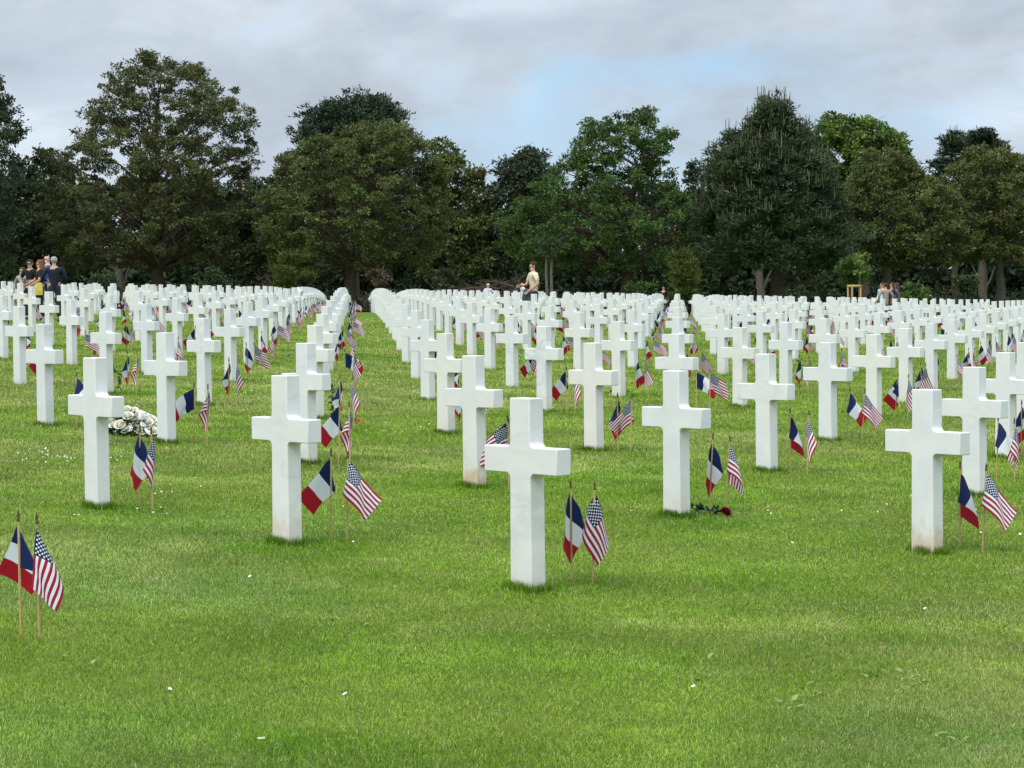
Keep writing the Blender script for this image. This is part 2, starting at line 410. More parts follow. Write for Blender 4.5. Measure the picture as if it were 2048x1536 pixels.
# distance to the nearest row line of the lattice, for the lusher strips where the stones stand
Mi = np.linalg.inv(np.stack([UX, BX], 1))
ij = (np.stack([gx - X0, gy - Y0], 1)) @ Mi.T
fi = ij - np.round(ij)
dd = fi @ np.stack([UX, BX])
du = dd @ EX; dn = dd @ EN
near = np.exp(-(np.minimum(np.abs(du - .15), 9) / .55) ** 2 - (dn / .42) ** 2)
lush = np.clip(near * .7 + long_ * .6 + (vnoise(gx, gy, .8, 3) - .45) * 1.3 + (vnoise(gx, gy, 2.6, 4) - .5) * 1.0, 0, 1)
dry = np.clip((vnoise(gx, gy, .45, 5) - .36) * 1.9 + (vnoise(gx, gy, 4.0, 6) - .5) * 1.1 + (vnoise(gx, gy, 11.0, 9) - .5) * .6, 0, 1) * (1 - lush * .7)
patch = .74 + .52 * vnoise(gx, gy, 1.7, 12) * (.6 + .8 * vnoise(gx, gy, 7.0, 13))
cool = np.clip((vnoise(gx, gy, .6, 8) - .5) * 2.2, 0, 1) * (rr < 16)
n = len(gx)
rnd = NR.random(n)
A = np.array([.258, .365, .040]); L = np.array([.155, .310, .005]); D = np.array([.440, .465, .140]); C = np.array([.200, .345, .085])
colr = A + (L - A) * lush[:, None] + (D - A) * dry[:, None] * .8 + (C - A) * cool[:, None] * .7
colr = np.clip(colr, .01, 1) * ((.34 + 1.22 * rnd) * patch * (1 - .22 * long_))[:, None]  # last factor paints contact shading into the tufts at the stones
str_ = NR.random(n) < .05
colr[str_] = np.array([.56, .58, .27]) * (.7 + .5 * NR.random(str_.sum()))[:, None]
colr = np.clip(colr, 0.005, .8)
ln = (.016 + .016 * NR.random(n)) * (1 + .35 * lush) * np.clip(rr / 15, 1, 1.7)
ln[NB:] = .024 + .046 * NR.random(nex)
wd = np.maximum(.0023, .00025 * rr) * (.7 + .6 * NR.random(n)); wd[NB:] *= .8
az_ = NR.random(n) * 2 * math.pi; lean = np.clip(NR.normal(1.1, .40, n), .05, 1.6); flat_ = NR.random(n) < .35; lean[flat_] = NR.uniform(1.25, 1.75, flat_.sum()); lean[NB:] = np.abs(NR.normal(.3, .25, nex))
h = np.stack([np.cos(az_), np.sin(az_)], 1); sd = np.stack([-h[:, 1], h[:, 0]], 1)
fa = NR.random(n) * math.pi                                             # blades face all ways
sd = np.stack([np.cos(fa), np.sin(fa)], 1)
zg = ground(gx, gy)
def P3(xy, z): return np.concatenate([xy, z[:, None]], 1)
base = np.stack([gx, gy], 1)
hm, zm = (np.sin(lean * .5) * ln * .55), (np.cos(lean * .5) * ln * .55)
ht, zt = hm + np.sin(lean * 1.25) * ln * .5, zm + np.cos(lean * 1.25) * ln * .5
V = np.stack([P3(base - sd * wd[:, None] * .5, zg - .004), P3(base + sd * wd[:, None] * .5, zg - .004),
              P3(base + h * hm[:, None] + sd * wd[:, None] * .42, zg + zm), P3(base + h * hm[:, None] - sd * wd[:, None] * .42, zg + zm),
              P3(base + h * ht[:, None], zg + np.maximum(zt, .004))], 1).reshape(-1, 3)
o5 = np.arange(n) * 5
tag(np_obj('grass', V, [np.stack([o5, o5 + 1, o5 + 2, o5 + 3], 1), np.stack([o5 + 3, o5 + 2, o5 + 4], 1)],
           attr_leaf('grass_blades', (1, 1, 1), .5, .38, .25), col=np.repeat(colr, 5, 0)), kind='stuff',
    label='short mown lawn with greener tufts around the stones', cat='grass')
del V, colr, base

# ------------------------------------------------------------------ headstones
def outline_cross():
    r = .030; a0, a1 = .612, .748; W = .290
    s0, s1, s2 = .0865, .0815, .0785                                     # half width: at the turf, under the arms, at the top
    def fil(cx, cz, st, n=5):                                            # concave fillet round a centre
        return [(cx + r * math.cos(st + k / n * (-math.pi / 2)), cz + r * math.sin(st + k / n * (-math.pi / 2))) for k in range(n + 1)]
    R_ = [(s0, -.06)]
    R_ += fil(s1 + r, a0 - r, math.pi)                                   # stem up into the underside of the arm
    R_ += [(W, a0), (W, a1)]
    R_ += fil(s2 + r, a1 + r, math.pi * 1.5)
    R_ += [(s2, 1.0)]
    L_ = [(-x, z) for x, z in reversed(R_)]
    return R_ + L_
def outline_star():
    s = .0835; c = .745; k = .255; q = k / math.sqrt(3)
    pts = [(s, -.06), (s, c - k / 2)]
    R_ = pts + [(k * math.cos(math.radians(-30)), c - k / 2), (q, c), (k * math.cos(math.radians(30)), c + k / 2), (q * .5, c + k / 2), (0, c + k)]
    return R_ + [(-x, z) for x, z in reversed(R_[:-1])]
def stone_mesh(name, pts):
    bm = bmesh.new()
    vs = [bm.verts.new((x * S, -DEPTH / 2, z * S)) for x, z in pts]
    f = bm.faces.new(vs)
    e = bmesh.ops.extrude_face_region(bm, geom=[f])
    bmesh.ops.translate(bm, vec=(0, DEPTH, 0), verts=[v for v in e['geom'] if isinstance(v, bmesh.types.BMVert)])
    bmesh.ops.recalc_face_normals(bm, faces=bm.faces)
    sharp = [x for x in bm.edges if len(x.link_faces) == 2 and x.calc_face_angle() > .6]
    bmesh.ops.bevel(bm, geom=sharp, offset=.0055, segments=2, affect='EDGES', profile=.5)
    me = bpy.data.meshes.new(name); bm.to_mesh(me); bm.free()
    for p in me.polygons: p.use_smooth = p.area < .0016
    me.materials.append(M_MARBLE)
    return me
CROSS, STAR = stone_mesh('cross_headstone', outline_cross()), stone_mesh('star_headstone', outline_star())
ORD = 'first second third fourth fifth sixth seventh eighth ninth tenth eleventh twelfth thirteenth fourteenth fifteenth sixteenth seventeenth eighteenth nineteenth twentieth twenty-first twenty-second twenty-third twenty-fourth'.split()
def nearest_site(px, py):
    return min(range(len(sites)), key=lambda k: (sites[k][6][0] - px) ** 2 + 4 * (sites[k][6][1] - py) ** 2)
stars = {nearest_site(*q): n for n, q in enumerate(((118, 557), (592, 571), (1749, 589)))}
rank = {}
frontj = {}
for (d, i, j, p, z, b, tp) in sites: frontj.setdefault(i, j); frontj[i] = min(frontj[i], j)
def where(i, j):
    side, n = ('right', i) if i >= 0 else ('left', -i - 1)
    return ORD[j - frontj[i]], ORD[n], side
STAIN = {(0, 1): 1.0, (2, 1): .8, (0, 0): .18, (-1, 0): .45, (1, 1): .35, (-1, 1): .3}
VEIN = {(-3, 1): 1.0, (1, 4): 1.0, (-1, 0): .5, (1, 3): .8, (0, 1): .2, (2, 2): .6, (-2, 2): .5}
NEAR = {(0, 0): 'white marble cross standing nearest the camera at centre front, with clean arms',
        (-1, 0): 'white marble cross at front left of centre, its base faintly rusty',
        (-2, 0): 'white marble cross at far left front, white roses on the grass behind it',
        (0, 1): 'white cross directly behind the foremost one, tall brown stain on its lower stem',
        (1, 1): 'white marble cross with a dark red rose lying by its base',
        (2, 1): 'large white cross at front right with a broad brown stain on its base',
        (-2, 1): 'white marble cross beside the right edge of the white rose arrangement',
        (-3, 1): 'white marble cross at left with long grey veins down its head and stem'}
NIND = 300
for k, (d, i, j, p, z, b, tp) in enumerate(sites[:NIND]):
    st = k in stars
    o = bpy.data.objects.new('star_headstone' if st else 'cross_headstone', STAR if st else CROSS)
    o.location = (p[0] + R.gauss(0, .008), p[1] + R.gauss(0, .008), z)
    o.rotation_euler = (R.gauss(0, .003), R.gauss(0, .003), TH + R.gauss(0, .008))
    o.color = (STAIN.get((i, j), max(0, R.gauss(-.1, .25))), VEIN.get((i, j), max(0, R.gauss(.1, .3))), R.random(), 1)
    link(o)
    a, c, s = where(i, j)
    if st: lab = 'white Star of David headstone, %s from the front, %s column %s of the grass lane' % (a, c, s)
    else: lab = NEAR.get((i, j)) or 'white marble cross, %s from the front in the %s column %s of the grass lane' % (a, c, s)
    tag(o, lab, 'headstone', 'white headstones standing in rows on the lawn')
def merged(name, items, mat_list, label, cat):
    """many far copies as one object: items are (mesh, matrix)"""
    Vs, q, n_, mi, uvs = [], {}, 0, {}, []
    for me, mx in items:
        v = np.empty(len(me.vertices) * 3, np.float32); me.vertices.foreach_get('co', v); v = v.reshape(-1, 3)
        mm = np.array(mx); Vs.append(v @ mm[:3, :3].T + mm[:3, 3])
        uv_ = np.zeros((len(v), 2), np.float32)
        ul = me.uv_layers.active
        for pl in me.polygons:
            q.setdefault(len(pl.vertices), []).append([x + n_ for x in pl.vertices]); mi.setdefault(len(pl.vertices), []).append(pl.material_index)
            if ul:
                for li, vi in zip(pl.loop_indices, pl.vertices): uv_[vi] = ul.data[li].uv
        uvs.append(uv_); n_ += len(v)
    ks = sorted(q)
    o = np_obj(name, np.concatenate(Vs), [np.array(q[k]) for k in ks], mat_list, mi=np.concatenate([mi[k] for k in ks]), uv=np.concatenate(uvs), smooth=False)
    return tag(o, label, cat, kind='stuff')
far = [(CROSS, Matrix.Translation((p[0], p[1], z)) @ Matrix.Rotation(TH + R.gauss(0, .008), 4, 'Z')) for (d, i, j, p, z, b, tp) in sites[NIND:]]
if far:
    lowm = stone_mesh('cross_far', outline_cross())
    merged('distant_crosses', [(lowm, m) for _, m in far], [M_MARBLE], 'farthest white crosses packed together before the trees', 'headstones')

# ------------------------------------------------------------------ flags: drape simulated once per variant
HO, FL = .198, .300; NU, NV = 15, 10
VAR = []                                                                # (lateral wind azimuth in degrees, 0 = to the right of the camera; strength)
for a in (0, 180, 40, 140, -40, -140): VAR += [(a, 1.2), (a, 3.2)]
VAR += [(0, 6.0), (180, 6.0), (20, 8.5), (165, 8.5), (90, 2.0), (-90, 2.0)]
NFULL = len(VAR); VAR += [(-100, 1.6), (-75, 1.6), (-20, 1.4), (100, 1.6), (160, 1.4), (70, 1.2)]    # these hang from the top corner, the rest of the hoist having slipped
def drape():
    n = len(VAR); du, dv = FL / (NU - 1), HO / (NV - 1)
    a = np.radians([v[0] for v in VAR]); s = np.array([v[1] for v in VAR])
    dirs = np.stack([np.cos(a), np.sin(a), np.zeros(n)], 1)
    rs = np.random.default_rng(5)
    U, W_ = np.meshgrid(np.arange(NU) * du, np.arange(NV) * dv, indexing='ij')
    P = np.zeros((n, NU, NV, 3)); P[..., 2] = -W_
    tw = rs.normal(0, .35, (n, 1))
    d0 = dirs[:, None, None, :] * .75
    P += d0 * U[None, ..., None]
    P[..., 2] -= .65 * U[None]
    P += rs.normal(0, .004, P.shape) * (U[None, ..., None] > 0)
    perp = np.stack([-np.sin(a), np.cos(a), np.zeros(n)], 1)
    P += perp[:, None, None, :] * (np.sin(U[None] * 17 + rs.random((n, 1, 1)) * 6) * .03 * (U[None] / FL))[..., None]
    Q_ = P.copy(); pin = P[:, 0].copy()
    dt = 1 / 90
    cons = []
    def cs(sa, sb, L_, k): cons.append((sa, sb, L_, k))
    al = slice(None)
    for st in (0, 1):
        A_ = np.arange(st, NU - 1, 2); cs((A_, al), (A_ + 1, al), du, 1.0)
        B_ = np.arange(st, NV - 1, 2); cs((al, B_), (al, B_ + 1), dv, 1.0)
    dg = math.hypot(du, dv)
    for st in (0, 1):
        A_ = np.arange(st, NU - 1, 2)
        cs((A_, slice(0, NV - 1)), (A_ + 1, slice(1, NV)), dg, .5); cs((A_, slice(1, NV)), (A_ + 1, slice(0, NV - 1)), dg, .5)
    for sp_n, kb in ((2, .24), (5, .15)):
        for st in range(sp_n * 2):
            A_ = np.array([x for x in range(NU - sp_n) if x % (sp_n * 2) == st]); B_ = np.array([x for x in range(NV - sp_n) if x % (sp_n * 2) == st])
            if len(A_): cs((A_, al), (A_ + sp_n, al), sp_n * du, kb)
            if len(B_): cs((al, B_), (al, B_ + sp_n), sp_n * dv, kb)
    for step in range(170):
        vel = (P - Q_) / dt * .965
        gu = np.gradient(P, axis=1); gv = np.gradient(P, axis=2)
        nrm = np.cross(gu, gv); nrm /= np.linalg.norm(nrm, axis=-1, keepdims=True) + 1e-9
        wind = dirs * (s * (1 + .25 * math.sin(step * .11)))[:, None]
        rel = wind[:, None, None, :] - vel * .6
        acc = nrm * np.sum(nrm * rel, -1, keepdims=True) * 1.7 + rel * .35
        acc[..., 2] -= 9.8
        Q_ = P.copy(); P = P + vel * dt + acc * dt * dt
        for it in range(7):
            for (i1, j1), (i2, j2), L_, k in cons:
                a1 = P[:, i1][:, :, j1]; a2 = P[:, i2][:, :, j2]
                d_ = a2 - a1; ln_ = np.linalg.norm(d_, axis=-1, keepdims=True) + 1e-9
                c_ = d_ * ((ln_ - L_) / ln_) * .5 * k
                if isinstance(i1, np.ndarray):
                    P[:, i1, j1] += c_; P[:, i2, j2] -= c_
                else:
                    P[:, :, j1] += c_; P[:, :, j2] -= c_
            P[:NFULL, 0] = pin[:NFULL]; P[NFULL:, 0, :2] = pin[NFULL:, :2]
            d_ = np.linalg.norm(P[..., :2], axis=-1)                     # keep clear of the stick
            push = np.maximum(0, .006 - d_)[:, 1:, :, None]
            P[:, 1:, :, :2] += push * P[:, 1:, :, :2] / (d_[:, 1:, :, None] + 1e-6)
    return P
DR = drape()
gi = np.arange(NU * NV).reshape(NU, NV)
FQ = np.stack([gi[:-1, :-1], gi[1:, :-1], gi[1:, 1:], gi[:-1, 1:]], -1).reshape(-1, 4)
UVF = np.stack(np.meshgrid(np.arange(NU) / (NU - 1), 1 - np.arange(NV) / (NV - 1), indexing='ij'), -1).reshape(-1, 2)
PL = .515                                                                # stick above the turf
def cloth_mesh(v, mat):
    return np_mesh('flag_cloth', DR[v].reshape(-1, 3) + [0, 0, PL - .012], [FQ], mat, uv=UVF, smooth=True)
CL = {}
def cloth(v, us):
    if (v, us) not in CL: CL[v, us] = cloth_mesh(v, M_US if us else M_FR)
    return CL[v, us]
b_ = MB(); b_.tube([(0, 0, -.05), (0, 0, .25), (0, 0, PL)], .0058, 8); _o = b_.obj('stick', M_STICK); STICK = _o.data; bpy.data.objects.remove(_o)
b_ = MB(); b_.tube([(0, 0, z) for z in (PL, PL + .004, PL + .008, PL + .012, PL + .016, PL + .030, PL + .052)], [.0075, .0088, .0060, .0088, .0062, .0075, .0008], 8)
_o = b_.obj('finial', M_FINIAL); FINIAL = _o.data; bpy.data.objects.remove(_o)
FARF = {}
def far_flag(v, us):
    """stick, finial and cloth in one mesh, for flags too small in the photo to show their parts"""
    if (v, us) in FARF: return FARF[v, us]
    Vs, F4, F3, m4, m3, uv_, n_ = [], [], [], [], [], [], 0
    for k, me in enumerate((cloth(v, us), STICK, FINIAL)):
        vv = np.empty(len(me.vertices) * 3, np.float32); me.vertices.foreach_get('co', vv); vv = vv.reshape(-1, 3)
        for pl in me.polygons:
            (F4 if len(pl.vertices) == 4 else F3).append([x + n_ for x in pl.vertices]); (m4 if len(pl.vertices) == 4 else m3).append(k)
        Vs.append(vv); uv_.append(UVF if k == 0 else np.zeros((len(vv), 2))); n_ += len(vv)
    FARF[v, us] = np_mesh('small_flag', np.concatenate(Vs), [np.array(F4), np.array(F3)], [M_US if us else M_FR, M_STICK, M_FINIAL], uv=np.concatenate(uv_), smooth=True, mi=m4 + m3)
    return FARF[v, us]
def make_flag(us, loc, v, tilt, rz, parts=True):
    nmk = 'american_flag' if us else 'french_flag'
    if parts:
        e = empty(nmk, loc); e.rotation_euler = (tilt[0], tilt[1], rz)
        for n_, me in (('stick', STICK), ('finial', FINIAL), ('cloth', cloth(v, us))): link(bpy.data.objects.new(n_, me), e)
        return e
    o = bpy.data.objects.new(nmk, far_flag(v, us)); o.location = loc; o.rotation_euler = (tilt[0], tilt[1], rz)
    return link(o)
# measured pairs: site -> (french base px, variant, tilt), (american base px, variant, tilt)
RT, LF = {'limp': 0, 'mid': 1, 'hi': 12, 'max': 14}, {'limp': 2, 'mid': 3, 'hi': 13, 'max': 15}
PAIRS = {(0, 0): ((1143, 1163), 19, .0, (1185, 1167), 23, .03), (-1, 0): ((662, 1077), 3, .015, (693, 1083), 1, .03),
         (-2, 0): ((278, 1012), 21, .03, (305, 1017), 10, .0), (-2, -1): ((42, 1270), 7, 0, (79, 1276), 11, -.02),
         (1, 1): ((1418, 1020), 19, .06, (1453, 1025), 8, .05), (2, 1): ((1919, 1097), 8, .01, (1965, 1104), 1, .05),
         (0, 1): ((1008, 972), 3, .06, (1018, 978), 13, .0), (3, 2): ((1993, 960), 1, .03, (2029, 968), 10, .0),
         (-3, 1): ((153, 856), 1, .02, (176, 860), 0, .0), (-2, 1): ((390, 884), 13, .0, (414, 888), 2, .03),
         (-2, 2): ((457, 809), 2, .02, (473, 812), 0, .06), (-3, 2): ((257, 789), 2, -.02, (273, 792), 2, .03),
         (-1, 1): ((677, 930), 3, .03, (700, 936), 2, .0), (-1, 2): ((681, 856), 2, .0, (708, 859), 0, -.01),
         (1, 2): ((1236, 904), 2, .0, (1261, 906), 3, .03), (2, 2): ((1581, 943), 8, .0, (1614, 949), 0, .04),
         (2, 3): ((1394, 826), 12, -.01, (1420, 830), 14, .0), (3, 3): ((1694, 880), 1, .06, (1724, 884), 1, .06),
         (0, 2): ((918, 866), 10, 0, (935, 870), 1, 0), (1, 3): ((1133, 826), 3, .0, (1150, 830), 0, .0),
         (-3, 0): ((-40, 955), 2, 0, (-15, 958), 0, .0)}
TURN = {(-2, -1, 1): .95, (-2, -1, 0): -.55}
# mean offset of each stick from its stone, in row and column directions
off = {0: [], 1: []}
for (i, j), (fb, fv, ft, ab, av, at_) in PAIRS.items():
    if j > 1: continue
    for k, q in ((0, fb), (1, ab)):
        x, y, z = on_ground(*q); off[k].append(np.array([x, y]) - stone_xy(i, j))
OFF = [np.mean(off[k], 0) for k in (0, 1)]
FDESC = {(0, 0): ('limp French flag planted just right of the foremost cross', 'American flag drooping right, second stick right of the foremost cross'),
         (-1, 0): ('French flag hanging left, between the front left cross and an American flag', 'American flag hanging down to the right, right of the front left cross'),
         (-2, 0): ('French flag drooping left just in front of the white rose arrangement', 'limp narrow American flag just right of the flag before the roses'),
         (-2, -1): ('large French flag at lower left edge, partly behind an American flag', 'spread American flag at the lower left edge, nearest flag of all'),
         (1, 1): ('French flag leaning right above the lying red rose stem', 'American flag standing over the red rose bloom'),
         (2, 1): ('French flag right beside the brown stained cross at front right', 'American flag blowing right at the right edge beside the brown stained cross')}
done = {}
cnt = {0: 0, 1: 0}
farfl = {0: [], 1: []}
order = [(-2, -1), (-3, 0)] + [(s[1], s[2]) for s in sites]
for (i, j) in order:
    p = stone_xy(i, j)
    for us in (0, 1):
        if (i, j) in PAIRS:
            q = PAIRS[i, j]; base, v, tl = (q[3], q[4], q[5]) if us else (q[0], q[1], q[2])
            x, y, z = on_ground(*base); tilt = (R.gauss(0, .015), tl)
        else:
            o_ = OFF[us] + np.array([R.gauss(0, .05), R.gauss(0, .07)])
            x, y = p + o_; z = gz(x, y); tilt = (R.gauss(0, .04), R.gauss(.02, .05))
            v = R.choice([0, 0, 1, 8, 4, 4, 2, 3, 12, 10, 6, 10, 16, 17, 14, 18, 19, 20, 21, 22, 23]) if us == 0 else R.choice([0, 0, 1, 4, 4, 8, 2, 12, 5, 9, 14, 17, 18, 19, 20, 23, 10])
        bpx = proj((x, y, z)); sz = FPX * .3 / max(y, 1)
        if bpx[0] < -sz or bpx[0] > 2048 + sz: continue
        rz = TURN.get((i, j, us), 0) if (i, j) in PAIRS else R.gauss(0, .35)
        cnt[us] += 1
        if cnt[us] > 300:
            farfl[us].append((far_flag(v, us), Matrix.Translation((x, y, z)) @ Matrix.Rotation(rz, 4, 'Z') @ Matrix.Rotation(tilt[1], 4, 'Y'))); continue
        o = make_flag(us, (x, y, z), v, tilt, rz, parts=y < 52)
        kind = 'American' if us else 'French'
        if (i, j) in FDESC: lab = FDESC[i, j][us]
        elif (i, j) == (-3, 0): lab = '%s flag cut off by the left edge, level with the roses' % kind
        else:
            a, c, s = where(i, j)
            lab = '%s flag beside the %s headstone of the %s column %s of the grass lane' % (kind, a, c, s)
        tag(o, lab, 'flag', ('American' if us else 'French') + ' flags on sticks beside the headstones')
for us, nme in ((0, 'French'), (1, 'American')):
    if farfl[us]: merged('distant_%s_flags' % nme.lower(), farfl[us], [M_US if us else M_FR, M_STICK, M_FINIAL], 'farthest small %s flags between the distant crosses' % nme, 'flags')

# ------------------------------------------------------------------ flowers
def petal_bloom(r, n_ring=(3, 5, 6, 7), seed=0):
    rs = np.random.default_rng(seed); b = MB(); b.ball((0, 0, -r * .05), (r * .52, r * .52, r * .55), 9, 6)
    for k, n_ in enumerate(n_ring):
        f = (k + 1) / len(n_ring); tilt = .15 + .85 * f ** 1.5
        for m in range(n_):
            a = 2 * math.pi * (m + .5 * (k % 2)) / n_ + rs.normal(0, .15)
            V = []
            for iu in range(5):
                uu = iu / 4
                for iv in range(5):
                    vv = iv / 4 - .5
                    wdt = r * (.55 + .65 * f) * math.sin(math.pi * (.12 + .76 * uu)) ** .6
                    rad = r * (.12 + f * .3) + r * f * .62 * math.sin(tilt * uu * 1.35) + .10 * r * (uu ** 4) * f - abs(vv) ** 2 * r * .55
                    zz_ = -r * .5 * (1 - f * .3) + r * 1.25 * uu * math.cos(tilt * uu * .95) * (1 - .22 * f)
                    V.append((math.cos(a) * rad - math.sin(a) * vv * wdt * 1.6, math.sin(a) * rad + math.cos(a) * vv * wdt * 1.6, zz_))
            g = np.arange(25).reshape(5, 5)
            b.add(V, np.stack([g[:-1, :-1], g[1:, :-1], g[1:, 1:], g[:-1, 1:]], -1).reshape(-1, 4))
    return b
def rose(name, label, pts, bloom_r, mat, seed, cat='rose', nleaf=9, bl_axis=None):
    """a cut rose: stem through pts, leaves off it and a bloom on its last point"""
    pts = [np.array(p, float) for p in pts]
    e = empty(name, pts[0]); L0 = pts[0]
    P = [p - L0 for p in pts]
    b = MB(); b.tube(P, .0032, 6); b.obj('stem', M_STEM, e)
    rs = np.random.default_rng(seed); lf = MB()
    for k in range(nleaf):
        t = .1 + .8 * k / nleaf; f = t * (len(P) - 1); a = int(f); q = P[a] + (P[min(a + 1, len(P) - 1)] - P[a]) * (f - a)
        ax = rs.normal(0, 1, 3); ax[2] = ax[2] * .5 + .2
        for m in range(3):
            lf.leaf(q, ax + rs.normal(0, .5, 3), rs.normal(0, .5, 3) + [0, 0, 1], .05 + .02 * rs.random(), .03)
    lf.obj('leaves', M_LEAFD, e, smooth=False)
    if bloom_r:
        o = petal_bloom(bloom_r, seed=seed).obj('bloom', mat, e)
        o.location = P[-1]
        ax = Vector(bl_axis if bl_axis is not None else (P[-1] - P[-2])); o.rotation_euler = ax.to_track_quat('Z', 'Y').to_euler()
    return tag(e, label, cat)
def G(px, py, dz=0):
    x, y, z = on_ground(px, py); return np.array([x, y, z + dz])
def above(base, px, py):
    return at(px, py, base[1])
b0 = G(243, 787); rose('red_rose', 'wilting dark red rose stuck upright in the grass behind the front left cross',
     [b0, above(b0, 238, 762), above(b0, 233, 742), above(b0, 225, 731)], .022, M_ROSER, 1, nleaf=12, bl_axis=(-.5, -.3, .5))
b0 = G(668, 850); rose('rose_stem', 'leafy rose stem standing beside the second cross left of the grass lane',
     [b0, above(b0, 667, 815), above(b0, 664, 785), above(b0, 661, 757)], .0, M_ROSER, 2, nleaf=16, cat='rose stem')
b0 = G(1597, 780); rose('red_rose', 'dark withered red rose standing upright right of the centre, before a French flag',
     [b0, above(b0, 1598, 757), above(b0, 1599, 735), above(b0, 1596, 722)], .02, M_ROSER, 3, nleaf=14)
rose('red_rose', 'dark red rose lying on the grass at the foot of a cross',
     [G(1378, 1025, .035), G(1402, 1027, .03), G(1430, 1031, .03), G(1452, 1034, .035)], .037, M_ROSER, 4, nleaf=16, bl_axis=(.35, -.55, .6))
rose('red_rose', 'small red rose lying at the base of the cross behind the centre',
     [G(1262, 786, .03), G(1245, 787, .03), G(1222, 787, .03)], .022, M_ROSER, 5, nleaf=9, bl_axis=(-.5, -.5, .4))
rose('orange_flower', 'single orange flower lying alone on the grass lane', [G(700, 843, .03), G(710, 845, .03), G(717, 847, .03)], .024, M_ORANGE, 6, 'flower', 4, bl_axis=(.3, -.7, .5))

# white funeral arrangement
c0 = G(266, 872); e = empty('flower_arrangement', c0)
lf = MB(); rs = np.random.default_rng(9)
for k in range(620):
    a = rs.random() * 2 * math.pi; r_ = math.sqrt(rs.random()); q = np.array([math.cos(a) * r_ * .22, math.sin(a) * r_ * .16 , .02 + .20 * (1 - r_ ** 2) * rs.random()])
    ax = np.array([math.cos(a), math.sin(a), .3 + rs.random() * .5]) + rs.normal(0, .5, 3)
    lf.leaf(q, ax, [0, 0, 1] + rs.normal(0, .4, 3), .05 + .04 * rs.random(), .028)
lf.obj('foliage', M_LEAFD, e, smooth=False)
RP = [(-.17, -.06, .10), (-.20, 0, .15), (-.10, -.12, .10), (-.03, -.09, .17), (-.07, 0, .22), (.0, .02, .21), (.05, -.10, .09), (.15, -.07, .12), (.19, -.03, .09), (.10, .04, .17), (-.13, .05, .16), (.2, -.1, .05), (-.05, -.13, .06), (.02, -.06, .16), (-.14, -.02, .18), (.07, -.04, .18), (.17, .0, .14), (.10, -.13, .05)]
for k, q in enumerate(RP):
    o = petal_bloom(.046 + .008 * rs.random(), seed=20 + k).obj('rose', M_ROSEW, e); o.location = (q[0], q[1], q[2] * 1.15)
    o.rotation_euler = Vector((q[0] * 1.2, q[1] - .30, .45)).to_track_quat('Z', 'Y').to_euler()
bb = MB()
for k in range(220):
    a = rs.random() * 2 * math.pi; r_ = math.sqrt(rs.random())
    q = (math.cos(a) * r_ * .19, math.sin(a) * r_ * .15 - .03, .02 + .14 * (1 - r_ ** 2) * rs.random() + .03)
    bb.ball(q, .004 + .003 * rs.random(), 6, 4)
tag(bb.obj('filler_blossom', M_DAISYW, e), kind='stuff')
for k, (q, rx, sx, sz) in enumerate((((.105, -.105, .20), -.5, .062, .085), ((.125, -.12, .12), -.9, .06, .07))):
    b = MB(); b.box((0, 0, 0), (sx, .0012, sz)); o = b.obj('card', M_CARD, e, smooth=False); o.location = q; o.rotation_euler = (rx, .12 + .2 * k, .15)
    b = MB()
    for m in range(5): b.box((rs.normal(0, .003), -.001, sz * (.3 - .13 * m)), (sx * (.55 + .2 * rs.random()), .0006, .0035))
    b.obj('handwriting', M_INK, o, smooth=False)
for k in range(2):
    b = MB(); b.tube([(.13, -.12, .09), (.16, -.16, .05), (.19 + .02 * k, -.17, .02 + .02 * k)], [.012, .015, .008], 6); b.obj('ribbon', M_CARD, e)
tag(e, 'white rose arrangement with cards lying on the grass behind the left cross', 'flowers')

# daisies, weeds and fallen leaves in the turf
b = MB(); by = MB()
def daisy(px, py, s=1):
    x, y, z = on_ground(px, py); r_ = (.007 + .003 * R.random()) * s
    tl = np.array([R.gauss(0, .3), -.45 + R.gauss(0, .25), 1]); tl /= np.linalg.norm(tl)
    a = np.cross(tl, [1, 0, 0]); a /= np.linalg.norm(a); c_ = np.cross(tl, a); o = np.array([x, y, z + .034])
    V = [o]
    for k in range(20): w_ = 2 * math.pi * k / 20; q = r_ * (1 if k % 2 else .72); V.append(o + q * (a * math.cos(w_) + c_ * math.sin(w_)) + tl * .002)
    b.add(V, (), [(0, 1 + k, 1 + (k + 1) % 20) for k in range(20)])
    by.ball(o + tl * .002, (r_ * .33, r_ * .33, r_ * .25), 6, 4)
for cx, cy, sx, sy, n_ in ((80, 920, 60, 8, 60), (200, 830, 60, 14, 18), (470, 790, 70, 22, 40), (330, 985, 70, 18, 14), (960, 862, 90, 5, 40), (820, 720, 50, 10, 40), (780, 750, 40, 20, 25),
                           (1060, 735, 80, 25, 30), (380, 740, 120, 15, 40), (250, 1040, 80, 10, 10), (1250, 770, 120, 30, 30), (1820, 1040, 150, 30, 12), (700, 870, 30, 5, 8), (1550, 1040, 60, 30, 8), (900, 1000, 400, 60, 14), (1500, 820, 200, 30, 26)):
    for _ in range(max(4, int(n_ * .6))): daisy(cx + R.gauss(0, sx), max(665, cy + R.gauss(0, sy)), .9)
for q in ((1387, 1389), (1262, 1031), (1955, 1051), (1585, 1096), (500, 1165), (1850, 1230), (2040, 1078), (690, 1405), (340, 1395)): daisy(*q, 1.15)
o = b.obj('daisies', M_DAISYW, smooth=False); tag(o, 'small white daisies scattered through the lawn', 'daisies', kind='stuff')
o2 = by.obj('daisy_centres', M_DAISYY, smooth=False); o2.parent = o
wv = MB()
